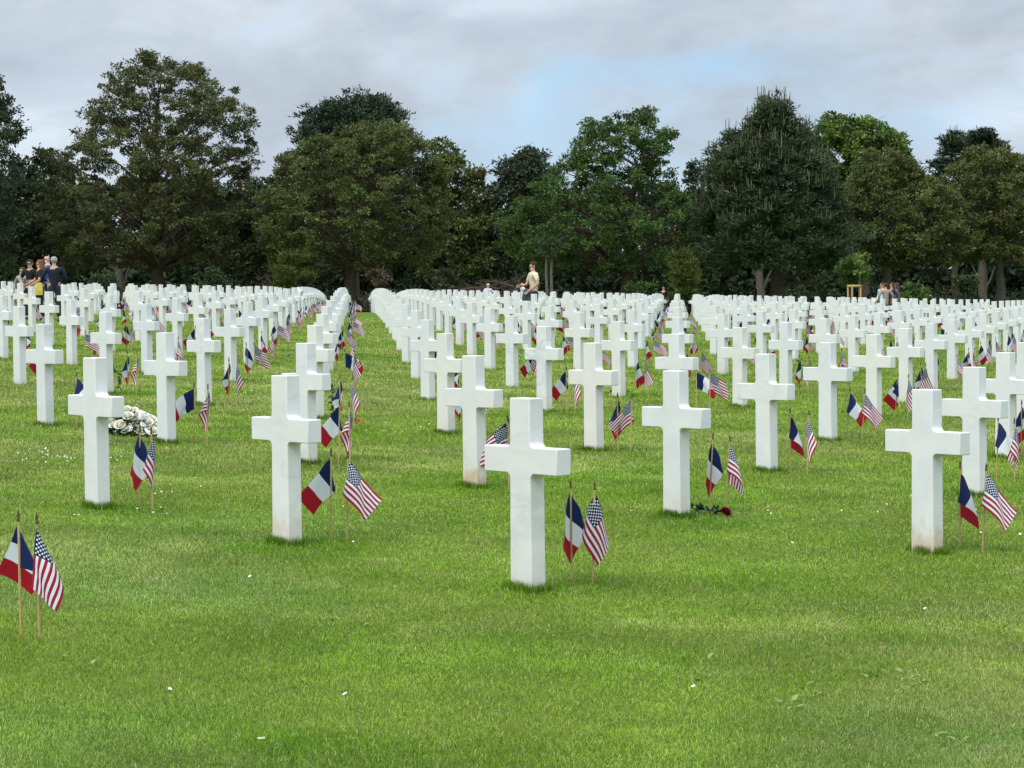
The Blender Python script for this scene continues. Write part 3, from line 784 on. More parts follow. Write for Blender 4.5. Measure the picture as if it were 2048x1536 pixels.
for cx, cy, n_ in ((1760, 1355, 22), (1640, 1385, 9), (1560, 1412, 12), (1830, 1362, 16), (1430, 1312, 5), (1385, 1360, 5), (1900, 1480, 10), (700, 1240, 5), (560, 1240, 5), (1980, 1250, 6), (150, 1330, 8)):
    for _ in range(n_ // 2 + 1):
        x, y, z = on_ground(cx + R.gauss(0, 20), min(1530, cy + R.gauss(0, 6))); a = R.random() * 6.28
        wv.leaf((x, y, z + .010), (math.cos(a), math.sin(a), .25 + .5 * R.random()), (R.gauss(0, .6), -.3, 1), .022 + .024 * R.random(), .010 + .010 * R.random())
tag(wv.obj('broadleaf_weeds', plain('pale_weed_leaf', (.17, .27, .055), .5, .35, 20), smooth=False), 'pale broad weed leaves in the foreground lawn', 'weeds', kind='stuff')
for k, (px, py, lab) in enumerate(((1728, 1502, 'curled brown dead leaf on the lawn at bottom right'), (1765, 1310, 'small reddish dead leaf on the lawn at right'), (525, 1497, 'pale dried flower head on the lawn at bottom left'))):
    b = MB(); x, y, z = on_ground(px, py)
    for m in range(3):
        a = R.random() * 6.28; b.leaf((x, y, z + .035), (math.cos(a), math.sin(a), .25), (.2, -.5, 1), .022, .013)
    tag(b.obj('fallen_leaf', plain('dead_leaf_%s' % 'abc'[k], ((.16, .06, .035), (.28, .13, .08), (.5, .45, .3))[k], .7), smooth=False), lab, 'leaf')

# ------------------------------------------------------------------ trees
def leaf_mat(name, c, trans=.2): return attr_leaf(name, c, .6, trans, .2)
ML_OLIVE = leaf_mat('olive_green_leaves', (.104, .124, .036)); ML_BROWN = leaf_mat('brownish_olive_leaves', (.096, .106, .038))
ML_GREEN = leaf_mat('fresh_green_leaves', (.070, .120, .028)); ML_BRIGHT = leaf_mat('bright_green_leaves', (.115, .175, .034))
ML_DARK = leaf_mat('dark_green_leaves', (.048, .070, .028)); ML_GREY = leaf_mat('grey_green_leaves', (.060, .080, .040))
ML_PINE = leaf_mat('dark_pine_needles', (.046, .072, .030), .08); ML_PINE2 = leaf_mat('blue_green_pine_needles', (.036, .058, .030), .08)
ML_CANDLE = leaf_mat('pale_pine_candles', (.15, .15, .075), .05); ML_YOUNG = leaf_mat('yellow_green_young_needles', (.085, .105, .022), .15)
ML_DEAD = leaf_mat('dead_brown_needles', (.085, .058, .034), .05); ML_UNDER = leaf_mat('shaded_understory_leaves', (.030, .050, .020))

def leaf_cloud(cent, rad, per, ls, asp, rs, up=.35, tint=.28, flat=.6, hang=0.0, frac=.5):
    """diamond leaves in soft clumps; returns verts, quads, per-vertex tint"""
    cent = np.asarray(cent); m = len(cent); n = m * per
    ci = np.repeat(np.arange(m), per)
    d = rs.normal(0, 1, (n, 3)); d /= np.linalg.norm(d, axis=1)[:, None]
    rr = rs.random(n) ** frac
    off = d * (rr * np.asarray(rad)[ci])[:, None]; off[:, 2] *= flat
    # each clump breaks up into sprays, which gives the ragged edge
    ns = 7
    sp = rs.normal(0, 1, (m, ns, 3)); sp /= np.linalg.norm(sp, axis=2)[:, :, None]
    pick = rs.integers(0, ns, n)
    off = off * .45 + sp[ci, pick] * (np.asarray(rad)[ci] * .72)[:, None] * np.array([1, 1, flat]) * (.5 + .5 * rs.random(n))[:, None]
    p = cent[ci] + off
    ax = off / (np.linalg.norm(off, axis=1)[:, None] + 1e-6) + rs.normal(0, .7, (n, 3)); ax[:, 2] -= hang
    ax /= np.linalg.norm(ax, axis=1)[:, None]
    nr = rs.normal(0, 1, (n, 3)); nr[:, 2] += up * 2; sd = np.cross(ax, nr); sd /= np.linalg.norm(sd, axis=1)[:, None] + 1e-6
    nn = np.cross(sd, ax)
    l = ls * (.6 + .8 * rs.random(n))[:, None]; w_ = l * asp
    V = np.stack([p, p + ax * l * .45 + sd * w_ / 2 + nn * l * .06, p + ax * l, p + ax * l * .45 - sd * w_ / 2 + nn * l * .06], 1).reshape(-1, 3)
    ct = 1 + rs.normal(0, tint, (m, 1)) + rs.normal(0, .05, (m, 3)) * [1, .4, .6]
    st_ = 1 + rs.normal(0, tint * .5, (m, ns))
    c = ct[ci] * st_[ci, pick][:, None] * (.82 + .36 * rs.random(n))[:, None]
    return V, np.arange(n * 4).reshape(-1, 4), np.repeat(np.clip(c, .25, 2.6), 4, 0)
def needle_tufts(cent, rad, per, ln_, wd_, rs, tint=.22, axis=None):
    """tufts of needles fanning up and out of shoot tips"""
    cent = np.asarray(cent); m = len(cent); ci = np.repeat(np.arange(m), per); n = m * per
    base = cent[ci] + rs.normal(0, .35, (n, 3)) * np.asarray(rad)[ci][:, None] * [1, 1, .55]
    d = rs.normal(0, 1, (n, 3)); d[:, 2] = np.abs(d[:, 2]) * .9 + .15
    if axis is not None: d += axis[ci] * .8
    d /= np.linalg.norm(d, axis=1)[:, None]
    sd = np.cross(d, rs.normal(0, 1, (n, 3))); sd /= np.linalg.norm(sd, axis=1)[:, None] + 1e-6
    l = ln_ * (.6 + .7 * rs.random(n))[:, None]; w_ = wd_ * (.7 + .6 * rs.random(n))[:, None]
    V = np.stack([base - sd * w_ * .3, base + d * l * .5 + sd * w_ / 2, base + d * l, base + d * l * .5 - sd * w_ / 2], 1).reshape(-1, 3)
    ct = 1 + rs.normal(0, tint, (m, 1))
    return V, np.arange(n * 4).reshape(-1, 4), np.repeat(np.clip((ct[ci] * (.7 + .6 * rs.random(n))[:, None]) * [1, 1, 1], .2, 2.5), 4, 0)

def profile_world(prof, px0, y):
    """crown outline seen from here turned into heights and half widths at its distance"""
    out = []
    for (py, xl, xr) in prof:
        a, b = at(xl, py, y), at(xr, py, y); out.append((a[2], a[0], b[0]))
    out.sort(); return np.array(out)
def crown_points(prof, y, n, rs, shell=.5, dratio=.8, low=0):
    z = np.interp(np.linspace(0, 1, 400), np.linspace(0, 1, len(prof)), prof[:, 0])
    zz = np.linspace(prof[0, 0], prof[-1, 0], 400); xl = np.interp(zz, prof[:, 0], prof[:, 1]); xr = np.interp(zz, prof[:, 0], prof[:, 2])
    wv_ = (xr - xl) * np.maximum(.5, 1) + .8
    k = rs.choice(400, n, p=wv_ / wv_.sum())
    a = rs.random(n) * 2 * math.pi; r_ = shell + (1.03 - shell) * rs.random(n) ** .42; r_ *= np.where(rs.random(n) < .18, rs.random(n), 1)
    cx, hw = (xl + xr)[k] / 2, (xr - xl)[k] / 2
    return np.stack([cx + np.cos(a) * r_ * hw, y + np.sin(a) * r_ * np.maximum(hw, .4) * dratio, zz[k] + rs.normal(0, .12, n)], 1)
def limb(mb, p0, p1, r0, r1, rs, n=6, sag=.0, wob=.06):
    p0, p1 = np.asarray(p0, float), np.asarray(p1, float); L_ = np.linalg.norm(p1 - p0)
    t = np.linspace(0, 1, n)[:, None]
    P = p0 + (p1 - p0) * t; P[:, 2] += sag * L_ * np.sin(t[:, 0] * math.pi)
    P[1:-1] += rs.normal(0, wob * L_ / n * 1.2, (n - 2, 3))
    mb.tube(P, r0 + (r1 - r0) * t[:, 0] ** .8, 6, cap=False)
    return P
def tree(label, px, y, prof, mat, seed, nclump=150, per=150, ls=.24, rc=.75, asp=.55, trunk_px=20, bark=None, name='broadleaf_tree', nl=34, shell=.5, twigs=True, tint=.22, flat=.6, group='trees beyond the cemetery lawn', topf=.9):
    rs = np.random.default_rng(seed)
    bx = at(px, 570, y)[0]; z0 = gz(bx, y); e = empty(name, (bx, y, z0))
    pr = profile_world(prof, px, y); off_ = np.array([bx, y, z0])
    C_ = crown_points(pr, y, nclump, rs, shell)
    # keep the clump inside the outline it was measured from
    rad = rc * (.65 + .7 * rs.random(nclump))
    top = pr[-1, 0]; rt = trunk_px / 2 * y / FPX
    cx = (pr[-1, 1] + pr[-1, 2]) / 2
    mb = MB()
    n = 10; t = np.linspace(0, 1, n)
    zt = z0 - .2 + (z0 + (top - z0) * topf - z0 + .2) * t
    tx = bx + (cx - bx) * t ** 1.6 + np.concatenate([[0, 0], rs.normal(0, rt * .5, n - 2)])
    ty = y + np.concatenate([[0, 0], rs.normal(0, rt * .5, n - 2)])
    rad_t = rt * (1.25 * np.exp(-t * 9) * .45 + (1 - t) ** .85 * .95 + .06)
    TP = np.stack([tx, ty, zt], 1); mb.tube(TP - off_, rad_t, 10)
    ordr = rs.permutation(nclump)[:nl]
    for k in ordr:
        c = C_[k]; hd = math.hypot(c[0] - bx, c[1] - y)
        zs = np.clip(c[2] - .55 * hd - .4, z0 + (pr[0, 0] - z0) * .8 + .3, z0 + (top - z0) * topf * .92)
        q = np.array([np.interp(zs, zt, tx), np.interp(zs, zt, ty), zs]); r0 = max(.03, np.interp(zs, zt, rad_t) * .42)
        P = limb(mb, q - off_, c - off_, r0, .018, rs, 7, .05)
        if twigs:
            for m in range(3):
                o_ = P[rs.integers(2, 6)]; limb(mb, o_, o_ + rs.normal(0, .6, 3) + [0, 0, .3], r0 * .3, .008, rs, 4)
    mb.obj('trunk', bark or M_BARK, e)
    V, F, c = leaf_cloud(C_ - off_, rad, per, ls, asp, rs, tint=tint, flat=flat)
    np_obj('crown', V, [F], mat, e, col=c)
    return tag(e, label, 'tree', group)
def pine(label, px, y, prof, mat, seed, ntuft=900, per=26, ln_=.34, trunk_px=26, candles=220, clen=.45, nl=60, group='trees beyond the cemetery lawn', shell=.72, rad=.5, wd_=.075, cmat=None, bark=None, topf=.95, name='pine_tree', cw=.028, spire=0):
    rs = np.random.default_rng(seed)
    bx = at(px, 570, y)[0]; z0 = gz(bx, y); e = empty(name, (bx, y, z0)); off_ = np.array([bx, y, z0])
    pr = profile_world(prof, px, y); top = pr[-1, 0]; rt = trunk_px / 2 * y / FPX; cx = (pr[-1, 1] + pr[-1, 2]) / 2
    # boughs end in groups of tufts
    nb = max(8, ntuft // 9); B_ = crown_points(pr, y, nb, rs, shell)
    T_ = np.repeat(B_, 9, 0) + rs.normal(0, .42 * rad / .5, (nb * 9, 3)) * [1, 1, .5]
    if spire:
        f = rs.random(spire) ** .7; zs_ = top - (top - pr[0, 0]) * .22 * f
        T_ = np.concatenate([T_, np.stack([cx + rs.normal(0, 1, spire) * f * .85, y + rs.normal(0, 1, spire) * f * .85, zs_ - .25], 1)])
    mb = MB(); n = 9; t = np.linspace(0, 1, n)
    zt = z0 - .2 + ((top - z0) * topf + .2) * t; tx = bx + (cx - bx) * t ** 1.3 + np.concatenate([[0], rs.normal(0, rt * .25, n - 1)])
    rad_t = rt * (.4 * np.exp(-t * 9) + (1 - t) ** .9 * .95 + .05)
    mb.tube(np.stack([tx, np.full(n, y), zt], 1) - off_, rad_t, 9)
    for k in rs.permutation(nb)[:nl]:
        c = B_[k]; hd = math.hypot(c[0] - bx, c[1] - y); zs = np.clip(c[2] - .25 * hd, z0 + .6, z0 + (top - z0) * topf * .96)
        limb(mb, np.array([np.interp(zs, zt, tx), y, zs]) - off_, c - off_, max(.025, np.interp(zs, zt, rad_t) * .35), .015, rs, 6, -.04)
    mb.obj('trunk', bark or M_BARK, e)
    hx = T_ - np.array([bx, y, 0]); hx[:, 2] = 0; hx /= np.linalg.norm(hx, axis=1)[:, None] + 1e-6
    V, F, c = needle_tufts(T_ - off_, np.full(len(T_), rad), per, ln_, wd_, rs, axis=hx)
    KV, KF, KC = [V], [F], [c]
    if candles:
        zc = T_[:, 2]; outer = np.argsort(-(np.linalg.norm((T_ - np.array([bx, y, 0]))[:, :2], axis=1) + rs.random(len(T_)) * 1.2 + (zc - pr[0, 0]) * .55))[:int(candles * 1.7)]
        pk = rs.permutation(outer)[:candles]
        if spire: pk = np.concatenate([pk, np.arange(len(T_) - spire, len(T_))])
        Vc, Fc, cc = [], [], []
        for k, q in enumerate(T_[pk]):
            for m in range(rs.integers(1, 4)):
                b0_ = q + rs.normal(0, .14, 3) * [1, 1, .3]; l = clen * (.5 + .8 * rs.random()) * (1 + .35 * max(0, (q[2] - pr[0, 0]) / (top - pr[0, 0]) - .75) / .25); w2 = cw
                tp_ = b0_ + [rs.normal(0, .05), rs.normal(0, .05), l]
                s_ = len(Vc) * 6
                a_ = np.array([[w2, 0, 0], [-w2 * .5, w2 * .87, 0], [-w2 * .5, -w2 * .87, 0]])
                Vc.append(np.concatenate([b0_ + a_, tp_ + a_ * .5])); cc.append(np.full((6, 3), .6 + .8 * rs.random()))
                Fc += [(s_, s_ + 1, s_ + 4, s_ + 3), (s_ + 1, s_ + 2, s_ + 5, s_ + 4), (s_ + 2, s_, s_ + 3, s_ + 5)]
        KF.append(np.array(Fc) + len(V)); KV.append(np.concatenate(Vc) - off_); KC.append(np.concatenate(cc))
    np_obj('crown', np.concatenate(KV), KF, [mat, cmat or ML_CANDLE], e, col=np.concatenate(KC), mi=np.concatenate([np.full(len(f), k) for k, f in enumerate(KF)]))
    return tag(e, label, 'tree', group)

tree('tall brownish olive tree with the highest crown, left of centre', 318, 136,
     [(108, 264, 375), (128, 242, 396), (165, 207, 424), (190, 184, 472), (215, 178, 498), (250, 164, 506), (285, 124, 512), (305, 112, 504), (345, 98, 500), (400, 88, 496), (450, 84, 490), (500, 96, 476), (535, 130, 440)],
     ML_BROWN, 1, 680, 190, .15, .60, trunk_px=25, nl=90, shell=.42)
tree('dark tree cut off by the left edge of the view', -75, 132,
     [(150, -180, -8), (185, -230, 6), (225, -260, 36), (285, -280, 56), (345, -280, 50), (400, -280, 30), (480, -280, 20), (540, -250, 5)], ML_GREY, 2, 480, 170, .17, .66, trunk_px=26)
pine('dark pine whose rounded top rises behind the central domed tree', 705, 158,
     [(190, 716, 738), (206, 688, 762), (226, 640, 786), (240, 618, 802), (268, 602, 800), (290, 588, 790), (305, 595, 790), (420, 600, 790)], ML_PINE2, 3, 2600, 26, .32, rad=.55, wd_=.09, candles=70, clen=.35, nl=40, shell=.5, trunk_px=24)
tree('broad domed olive tree at centre left whose trunk ends the grass lane', 697, 134,
     [(248, 705, 786), (270, 660, 825), (288, 615, 848), (316, 572, 880), (345, 545, 892), (380, 524, 898), (420, 518, 900), (460, 515, 896), (500, 528, 880), (532, 575, 835)],
     ML_OLIVE, 4, 560, 180, .15, .58, trunk_px=26, nl=90, shell=.6)
tree('smaller round olive tree tucked behind the right side of the central dome', 905, 152,
     [(286, 874, 888), (304, 866, 906), (322, 858, 930), (346, 852, 955), (382, 848, 968), (450, 845, 975), (545, 840, 980)], ML_OLIVE, 5, 130, 130, .26, .8, trunk_px=14, nl=24)
tree('grey green round topped tree behind, just left of the tallest green tree', 1045, 154,
     [(308, 1026, 1070), (328, 1008, 1098), (356, 1000, 1108), (400, 968, 1104), (470, 955, 1100), (550, 950, 1095)], ML_GREY, 6, 170, 130, .26, .8, trunk_px=16, nl=26)
tree('fresh green tree with an open airy top, right of centre', 1250, 134,
     [(220, 1272, 1312), (242, 1180, 1330), (275, 1156, 1344), (305, 1148, 1338), (345, 1102, 1336), (382, 1046, 1374), (430, 1010, 1394), (480, 1000, 1398), (512, 1012, 1388), (540, 1060, 1340)],
     ML_GREEN, 7, 430, 180, .16, .62, trunk_px=26, nl=90, shell=.55)
tree('thin tree top showing in the gap left of the large pine', 1392, 158,
     [(328, 1378, 1394), (346, 1372, 1412), (400, 1368, 1424), (540, 1366, 1424)], ML_GREY, 8, 70, 120, .25, .7, trunk_px=12, nl=14)
pine('large dark pine covered in upright pale candle shoots', 1560, 131,
     [(206, 1547, 1553), (226, 1535, 1566), (250, 1512, 1590), (278, 1478, 1612), (306, 1440, 1632), (352, 1426, 1652), (400, 1418, 1668), (450, 1408, 1688), (500, 1404, 1704), (535, 1445, 1690)],
     ML_PINE, 9, 3600, 26, .32, rad=.5, wd_=.07, candles=760, clen=.55, cw=.038, spire=90, nl=90, shell=.62, trunk_px=30)
tree('bright green rounded tree rising behind the right of the large pine', 1735, 150,
     [(238, 1678, 1715), (256, 1642, 1762), (288, 1634, 1806), (325, 1640, 1826), (362, 1646, 1832), (420, 1656, 1826)], ML_BRIGHT, 10, 210, 140, .26, .72, trunk_px=18, nl=40, shell=.55)
tree('olive tree with pale twiggy top, right of the large pine', 1772, 135,
     [(304, 1728, 1792), (328, 1712, 1828), (366, 1698, 1866), (402, 1694, 1916), (450, 1692, 1948), (490, 1706, 1942), (524, 1724, 1904)], ML_OLIVE, 11, 360, 160, .17, .60, trunk_px=20, nl=80, shell=.55, bark=M_BARKG)
pine('dark pointed conifer standing highest behind the far right trees', 1965, 160,
     [(244, 1963, 1966), (258, 1955, 1976), (272, 1948, 1984), (290, 1938, 1994), (318, 1922, 2006), (380, 1915, 2012), (480, 1906, 2020)], ML_PINE2, 12, 1100, 24, .32, rad=.34, wd_=.08, candles=40, clen=.4, nl=40, shell=.5, trunk_px=16)
pine('second dark pointed conifer, lower and left of the highest one at far right', 1912, 159,
     [(270, 1911, 1914), (286, 1900, 1924), (306, 1886, 1938), (330, 1872, 1950), (380, 1864, 1960), (480, 1866, 1960)], ML_PINE2, 13, 900, 24, .32, rad=.34, wd_=.08, candles=30, clen=.4, nl=40, shell=.5, trunk_px=16)
tree('olive green tree at the far right edge with two trunks below', 2000, 138,
     [(302, 1940, 2030), (322, 1912, 2050), (356, 1892, 2090), (405, 1890, 2130), (460, 1906, 2140), (520, 1906, 2130)], ML_OLIVE, 13, 320, 160, .17, .62, trunk_px=20, nl=50, bark=M_BARKG)
tree('dark low tree between the tall left tree and the left edge', 70, 150,
     [(312, 40, 125), (345, 10, 145), (400, -20, 150), (480, -30, 150), (550, -30, 140)], ML_DARK, 14, 150, 130, .27, .85, trunk_px=16, nl=18)
tree('dark low tree filling the dip right of the tall left tree', 515, 152,
     [(370, 500, 560), (400, 470, 590), (450, 455, 610), (540, 450, 610)], ML_DARK, 15, 120, 130, .27, .85, trunk_px=14, nl=16)
# slim pale trunks under the green tree
for k, (px, lab) in enumerate(((1094, 'slim pale trunk standing left of its twin, right of the man in beige'), (1103, 'slim pale trunk standing right of its twin under the green tree'))):
    rs = np.random.default_rng(70 + k); yv = 124; b0 = at(px, 590, yv); z0 = gz(b0[0], yv); e = empty('young_tree', (b0[0], yv, z0)); mb = MB()
    mb.tube([(0, 0, -.1), (.02, 0, 1.0), (-.03 + .02 * k, 0, 2.2), (.05 * k, 0, 3.6)], [.11, .10, .08, .05], 7)
    mb.obj('trunk', M_BARKG, e); V, F, c = leaf_cloud(np.array([[0, 0, 3.4], [.4, .2, 3.9], [-.4, 0, 4.0]]), [.6] * 3, 90, .2, .55, rs); np_obj('crown', V, [F], ML_DARK, e, col=c)
    tag(e, lab, 'tree')
for px, lab in ((1525, 'grey leaning trunk beside the left of the large pine trunk'), (1968, 'second dark trunk standing left of the far right trunk'), (245, 'pale forked dead trunk under the tall left tree'), (1990, None)):
    if not lab: continue
    rs = np.random.default_rng(int(px)); yv = 146; b0 = at(px, 590, yv); z0 = gz(b0[0], yv); e = empty('bare_trunk', (b0[0], yv, z0)); mb = MB()
    mb.tube([(0, 0, -.1), (-.05, 0, 1.2), (-.2, 0, 2.6), (-.1, 0, 4.2)], [.32, .27, .24, .16], 8)
    limb(mb, (-.1, 0, 1.3), (.7, -.3, 3.4), .12, .03, rs); limb(mb, (-.2, 0, 2.2), (-1.0, -.3, 3.8), .10, .03, rs)
    mb.obj('trunk', M_BARKG, e); V, F, c = leaf_cloud(np.array([[-.1, 0, 4.6], [.6, .3, 4.3], [-.8, 0, 4.4]]), [.9] * 3, 110, .24, .55, rs); np_obj('crown', V, [F], ML_DARK, e, col=c)
    tag(e, lab, 'tree')
# young pines and the staked sapling in front of the wood
pine('young yellow green pine in front of the central domed tree', 585, 112, [(508, 580, 588), (530, 566, 602), (556, 556, 612), (590, 554, 614)], ML_YOUNG, 31, 200, 24, .30, trunk_px=4, candles=46, clen=.40, nl=20, rad=.22, wd_=.05, cmat=ML_YOUNG, shell=.4, name='young_pine', group='young pines in front of the wood')
pine('young yellow green pine left of the large dark pine', 1365, 112, [(508, 1360, 1370), (530, 1352, 1380), (556, 1345, 1386), (600, 1346, 1388)], ML_YOUNG, 32, 220, 24, .30, trunk_px=4, candles=46, clen=.40, nl=20, rad=.22, wd_=.05, cmat=ML_YOUNG, shell=.4, name='young_pine', group='young pines in front of the wood')
pine('small round green pine behind the wooden stake frame', 1703, 116, [(526, 1682, 1712), (540, 1680, 1722), (556, 1690, 1718), (568, 1700, 1712)], ML_GREEN, 33, 130, 26, .34, trunk_px=3, candles=26, clen=.3, nl=14, rad=.25, wd_=.05, cmat=ML_YOUNG, shell=.3, name='young_pine', group='young pines in front of the wood')
yv = 112; b0 = at(1722, 590, yv); z0 = gz(b0[0], yv); e = empty('staked_sapling', (b0[0], yv, z0)); rs = np.random.default_rng(44); mb = MB()
k_ = FPX / yv; xo = lambda px: (px - 1722) / k_; zo = lambda py: at(1722, py, yv)[2] - z0
mb.tube([(xo(1716), 0, 0), (xo(1719), 0, zo(560)), (xo(1724), 0, zo(530)), (xo(1726), 0, zo(514))], [.035, .03, .022, .01], 6); mb.obj('trunk', M_BARKG, e)
C_ = np.array([(xo(a), rs.normal(0, .2), zo(b)) for a, b in ((1716, 514), (1726, 510), (1734, 514), (1716, 526), (1730, 532), (1733, 540), (1716, 544), (1722, 522))])
V, F, c = leaf_cloud(C_, [.24] * 8, 40, .13, .6, rs); np_obj('crown', V, [F], ML_BRIGHT, e, col=c); tag(e, 'thin young sapling with few pale leaves by the wooden stake frame', 'tree')
e = empty('stake_frame', (at(1708, 590, yv - 1)[0], yv - 1, gz(at(1708, 590, yv - 1)[0], yv - 1))); z0 = e.location[2]
hh = at(1708, 572, yv - 1)[2] - z0
for px, dy in ((1696, 0), (1721, 0), (1708, .6)):
    b = MB(); b.tube([((px - 1708) / k_, dy, -.1), ((px - 1708) / k_, dy, hh + .06)], .045, 7); b.obj('stake', M_STICK, e)
b = MB(); b.box((0, -.05, hh), (26 / k_, .05, .11)); b.obj('crossbar', M_STICK, e, smooth=False)
tag(e, 'pale wooden tree stake frame with a crossbar at right, before the wood', 'stake frame')
# fallen dead branches and brown brush under the trees
rs = np.random.default_rng(55)
for pxs, pys, yv, nn, lab in (((870, 1035), (536, 585), 124, 110, 'heap of dead brown branches lying left of the man in beige'), ((205, 300), (525, 590), 130, 26, 'dead pale branches below the tall left tree'), ((430, 560), (520, 590), 132, 40, 'grey dead brush between the tall left tree and the domed tree')):
    mb = MB(); b0 = at((pxs[0] + pxs[1]) / 2, 590, yv); z0 = gz(b0[0], yv); o0 = np.array([b0[0], yv, z0])
    hw = (pxs[1] - pxs[0]) / 2 * yv / FPX; ht_ = at(pxs[0], pys[0], yv)[2] - z0
    for k in range(nn):
        p0 = np.array([rs.uniform(-hw, hw), rs.normal(0, .8), rs.uniform(0, ht_ * .75) * (1 - .5 * rs.random())]); p1 = p0 + np.array([rs.normal(0, hw * .6), rs.normal(0, .6), rs.normal(.1, ht_ * .16)]); p1[2] = np.clip(p1[2], .05, ht_)
        p1[0] = np.clip(p1[0], -hw * 1.1, hw * 1.1); P = limb(mb, p0, p1, .045 * (.5 + rs.random()), .008, rs, 5, .08)
        for m in range(3): limb(mb, P[2 + m % 2], P[2 + m % 2] + rs.normal(0, .45, 3), .014, .004, rs, 4)
    o = mb.obj('branch_heap', M_DEADW); o.location = o0; tag(o, lab, 'dead branches')
for px, yv, w_, h0, mat, lab in ((760, 122, 34, 532, ML_DEAD, 'brown dying conifer bush right of the domed tree trunk'), (895, 124, 26, 535, ML_DARK, 'green shrub at the left end of the dead branch heap'), (1055, 126, 40, 545, ML_DARK, 'dark shrub behind the man in beige'),
                                 (1290, 128, 45, 558, ML_GREEN, 'low green shrub at the foot of the fresh green tree'), (1835, 124, 45, 560, ML_GREEN, 'low green shrub right of the women at right'), (1930, 128, 50, 545, ML_DARK, 'dark shrub before the far right trunks'),
                                 (430, 128, 45, 530, ML_DARK, 'dark shrub right of the tall left tree trunk'), (210, 126, 40, 540, ML_DARK, 'dark shrub left of the tall left tree trunk'), (1640, 128, 40, 548, ML_DARK, 'dark shrub right of the large pine trunk')):
    rs = np.random.default_rng(int(px)); b0 = at(px, 590, yv); z0 = gz(b0[0], yv); hw = w_ * yv / FPX; ht_ = at(px, h0, yv)[2] - z0
    e = empty('shrub', (b0[0], yv, z0)); mb = MB()
    C_ = np.stack([rs.normal(0, hw * .5, 34), rs.normal(0, hw * .5, 34), ht_ * rs.random(34) ** .8 * .92], 1); C_[:, :2] *= (1.15 - C_[:, 2:] / ht_ * .75)
    for k in range(12): limb(mb, (rs.normal(0, .1), rs.normal(0, .1), -.05), C_[k], .03, .008, rs, 5)
    mb.obj('stem', M_BARK, e); V, F, c = leaf_cloud(C_, np.full(34, .38), 70, .15, .55, rs); np_obj('foliage', V, [F], mat, e, col=c); tag(e, lab, 'shrub')
# the wood behind, one dark mass
rs = np.random.default_rng(77); C_ = []; mb = MB()
def wx(px, y): return at(px, 570, y)[0]
for px in range(-420, 2500, 62):
    for yv in (166, 178, 192):
        p_ = px + rs.normal(0, 22); x = wx(p_, yv); z0 = gz(x, yv)
        lim = np.interp(p_, [-420, -100, 60, 150, 330, 480, 520, 560, 640, 780, 880, 950, 985, 1050, 1100, 1340, 1400, 1480, 1650, 1840, 1870, 2000, 2500], [250, 260, 330, 345, 330, 350, 385, 360, 300, 310, 330, 375, 385, 340, 345, 345, 350, 330, 310, 340, 350, 320, 280])
        tp_ = at(p_, lim + 12 + abs(rs.normal(0, 18)), yv)[2] - 1.0
        for k in range(44):
            f = rs.random() if k < 26 else rs.random() * .35; C_.append((x + rs.normal(0, 1.5) * (1.1 - f * .7), yv + rs.normal(0, 1.5), z0 + .3 + (tp_ - z0) * f))
        mb.tube([(x, yv, z0 - .2), (x + rs.normal(0, .1), yv, z0 + (tp_ - z0) * .7)], [.22, .08], 6)
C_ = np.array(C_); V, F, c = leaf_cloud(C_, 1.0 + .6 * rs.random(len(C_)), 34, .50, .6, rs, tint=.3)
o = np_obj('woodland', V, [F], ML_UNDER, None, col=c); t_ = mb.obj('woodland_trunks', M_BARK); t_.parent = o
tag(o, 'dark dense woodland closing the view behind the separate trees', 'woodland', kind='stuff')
C_ = []
for k in range(2600):
    px = rs.uniform(-300, 2350); yv = rs.uniform(134, 164); x = wx(px, yv); z0 = gz(x, yv)
    C_.append((x, yv, z0 + abs(rs.normal(0, .9)) * (.4 + .6 * (yv - 134) / 26)))
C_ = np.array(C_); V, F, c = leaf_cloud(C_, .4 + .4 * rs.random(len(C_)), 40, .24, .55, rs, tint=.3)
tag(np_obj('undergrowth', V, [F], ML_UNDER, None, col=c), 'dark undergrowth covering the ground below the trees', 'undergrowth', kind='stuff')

# ------------------------------------------------------------------ people
def skin_obj(name, nodes, edges, rad, mat, parent, sub=1, root=0):
    me = bpy.data.meshes.new(name); me.from_pydata([tuple(v) for v in nodes], edges, [])
    o = bpy.data.objects.new(name, me); COL.objects.link(o)
    m = o.modifiers.new('skin', 'SKIN'); m.use_smooth_shade = True
    for k, sv in enumerate(me.skin_vertices[0].data):
        r_ = rad[k]; sv.radius = r_ if isinstance(r_, tuple) else (r_, r_); sv.use_root = (k == root)
    s_ = o.modifiers.new('sub', 'SUBSURF'); s_.levels = sub; s_.render_levels = sub
    dg = bpy.context.evaluated_depsgraph_get(); new = bpy.data.meshes.new_from_object(o.evaluated_get(dg))
    bpy.data.objects.remove(o); new.name = name; new.materials.clear(); new.materials.append(mat)
    for p in new.polygons: p.use_smooth = True
    return link(bpy.data.objects.new(name, new), parent)
M_SKIN = plain('skin', (.52, .30, .21), .55, .08, 12); M_SKINP = plain('pale_pink_skin', (.60, .36, .28), .55, .08, 12)
def fab(n_, c): return plain(n_, c, .85, .15, 14)
M_JEAN = fab('dark_trousers', (.025, .028, .04)); M_SHOE = plain('dark_shoe', (.02, .02, .02), .5)
M_EYE = plain('dark_eye', (.015, .012, .012), .3); M_LIP = plain('lips', (.35, .13, .11), .5)
HAIRC = {k: plain(k + '_hair', c, .6, .3, 60) for k, c in (('brown', (.045, .022, .012)), ('black', (.012, .010, .010)), ('ginger', (.20, .085, .03)), ('grey', (.42, .42, .41)), ('white', (.62, .61, .58)), ('auburn', (.10, .032, .018)), ('chestnut', (.07, .04, .025)))}
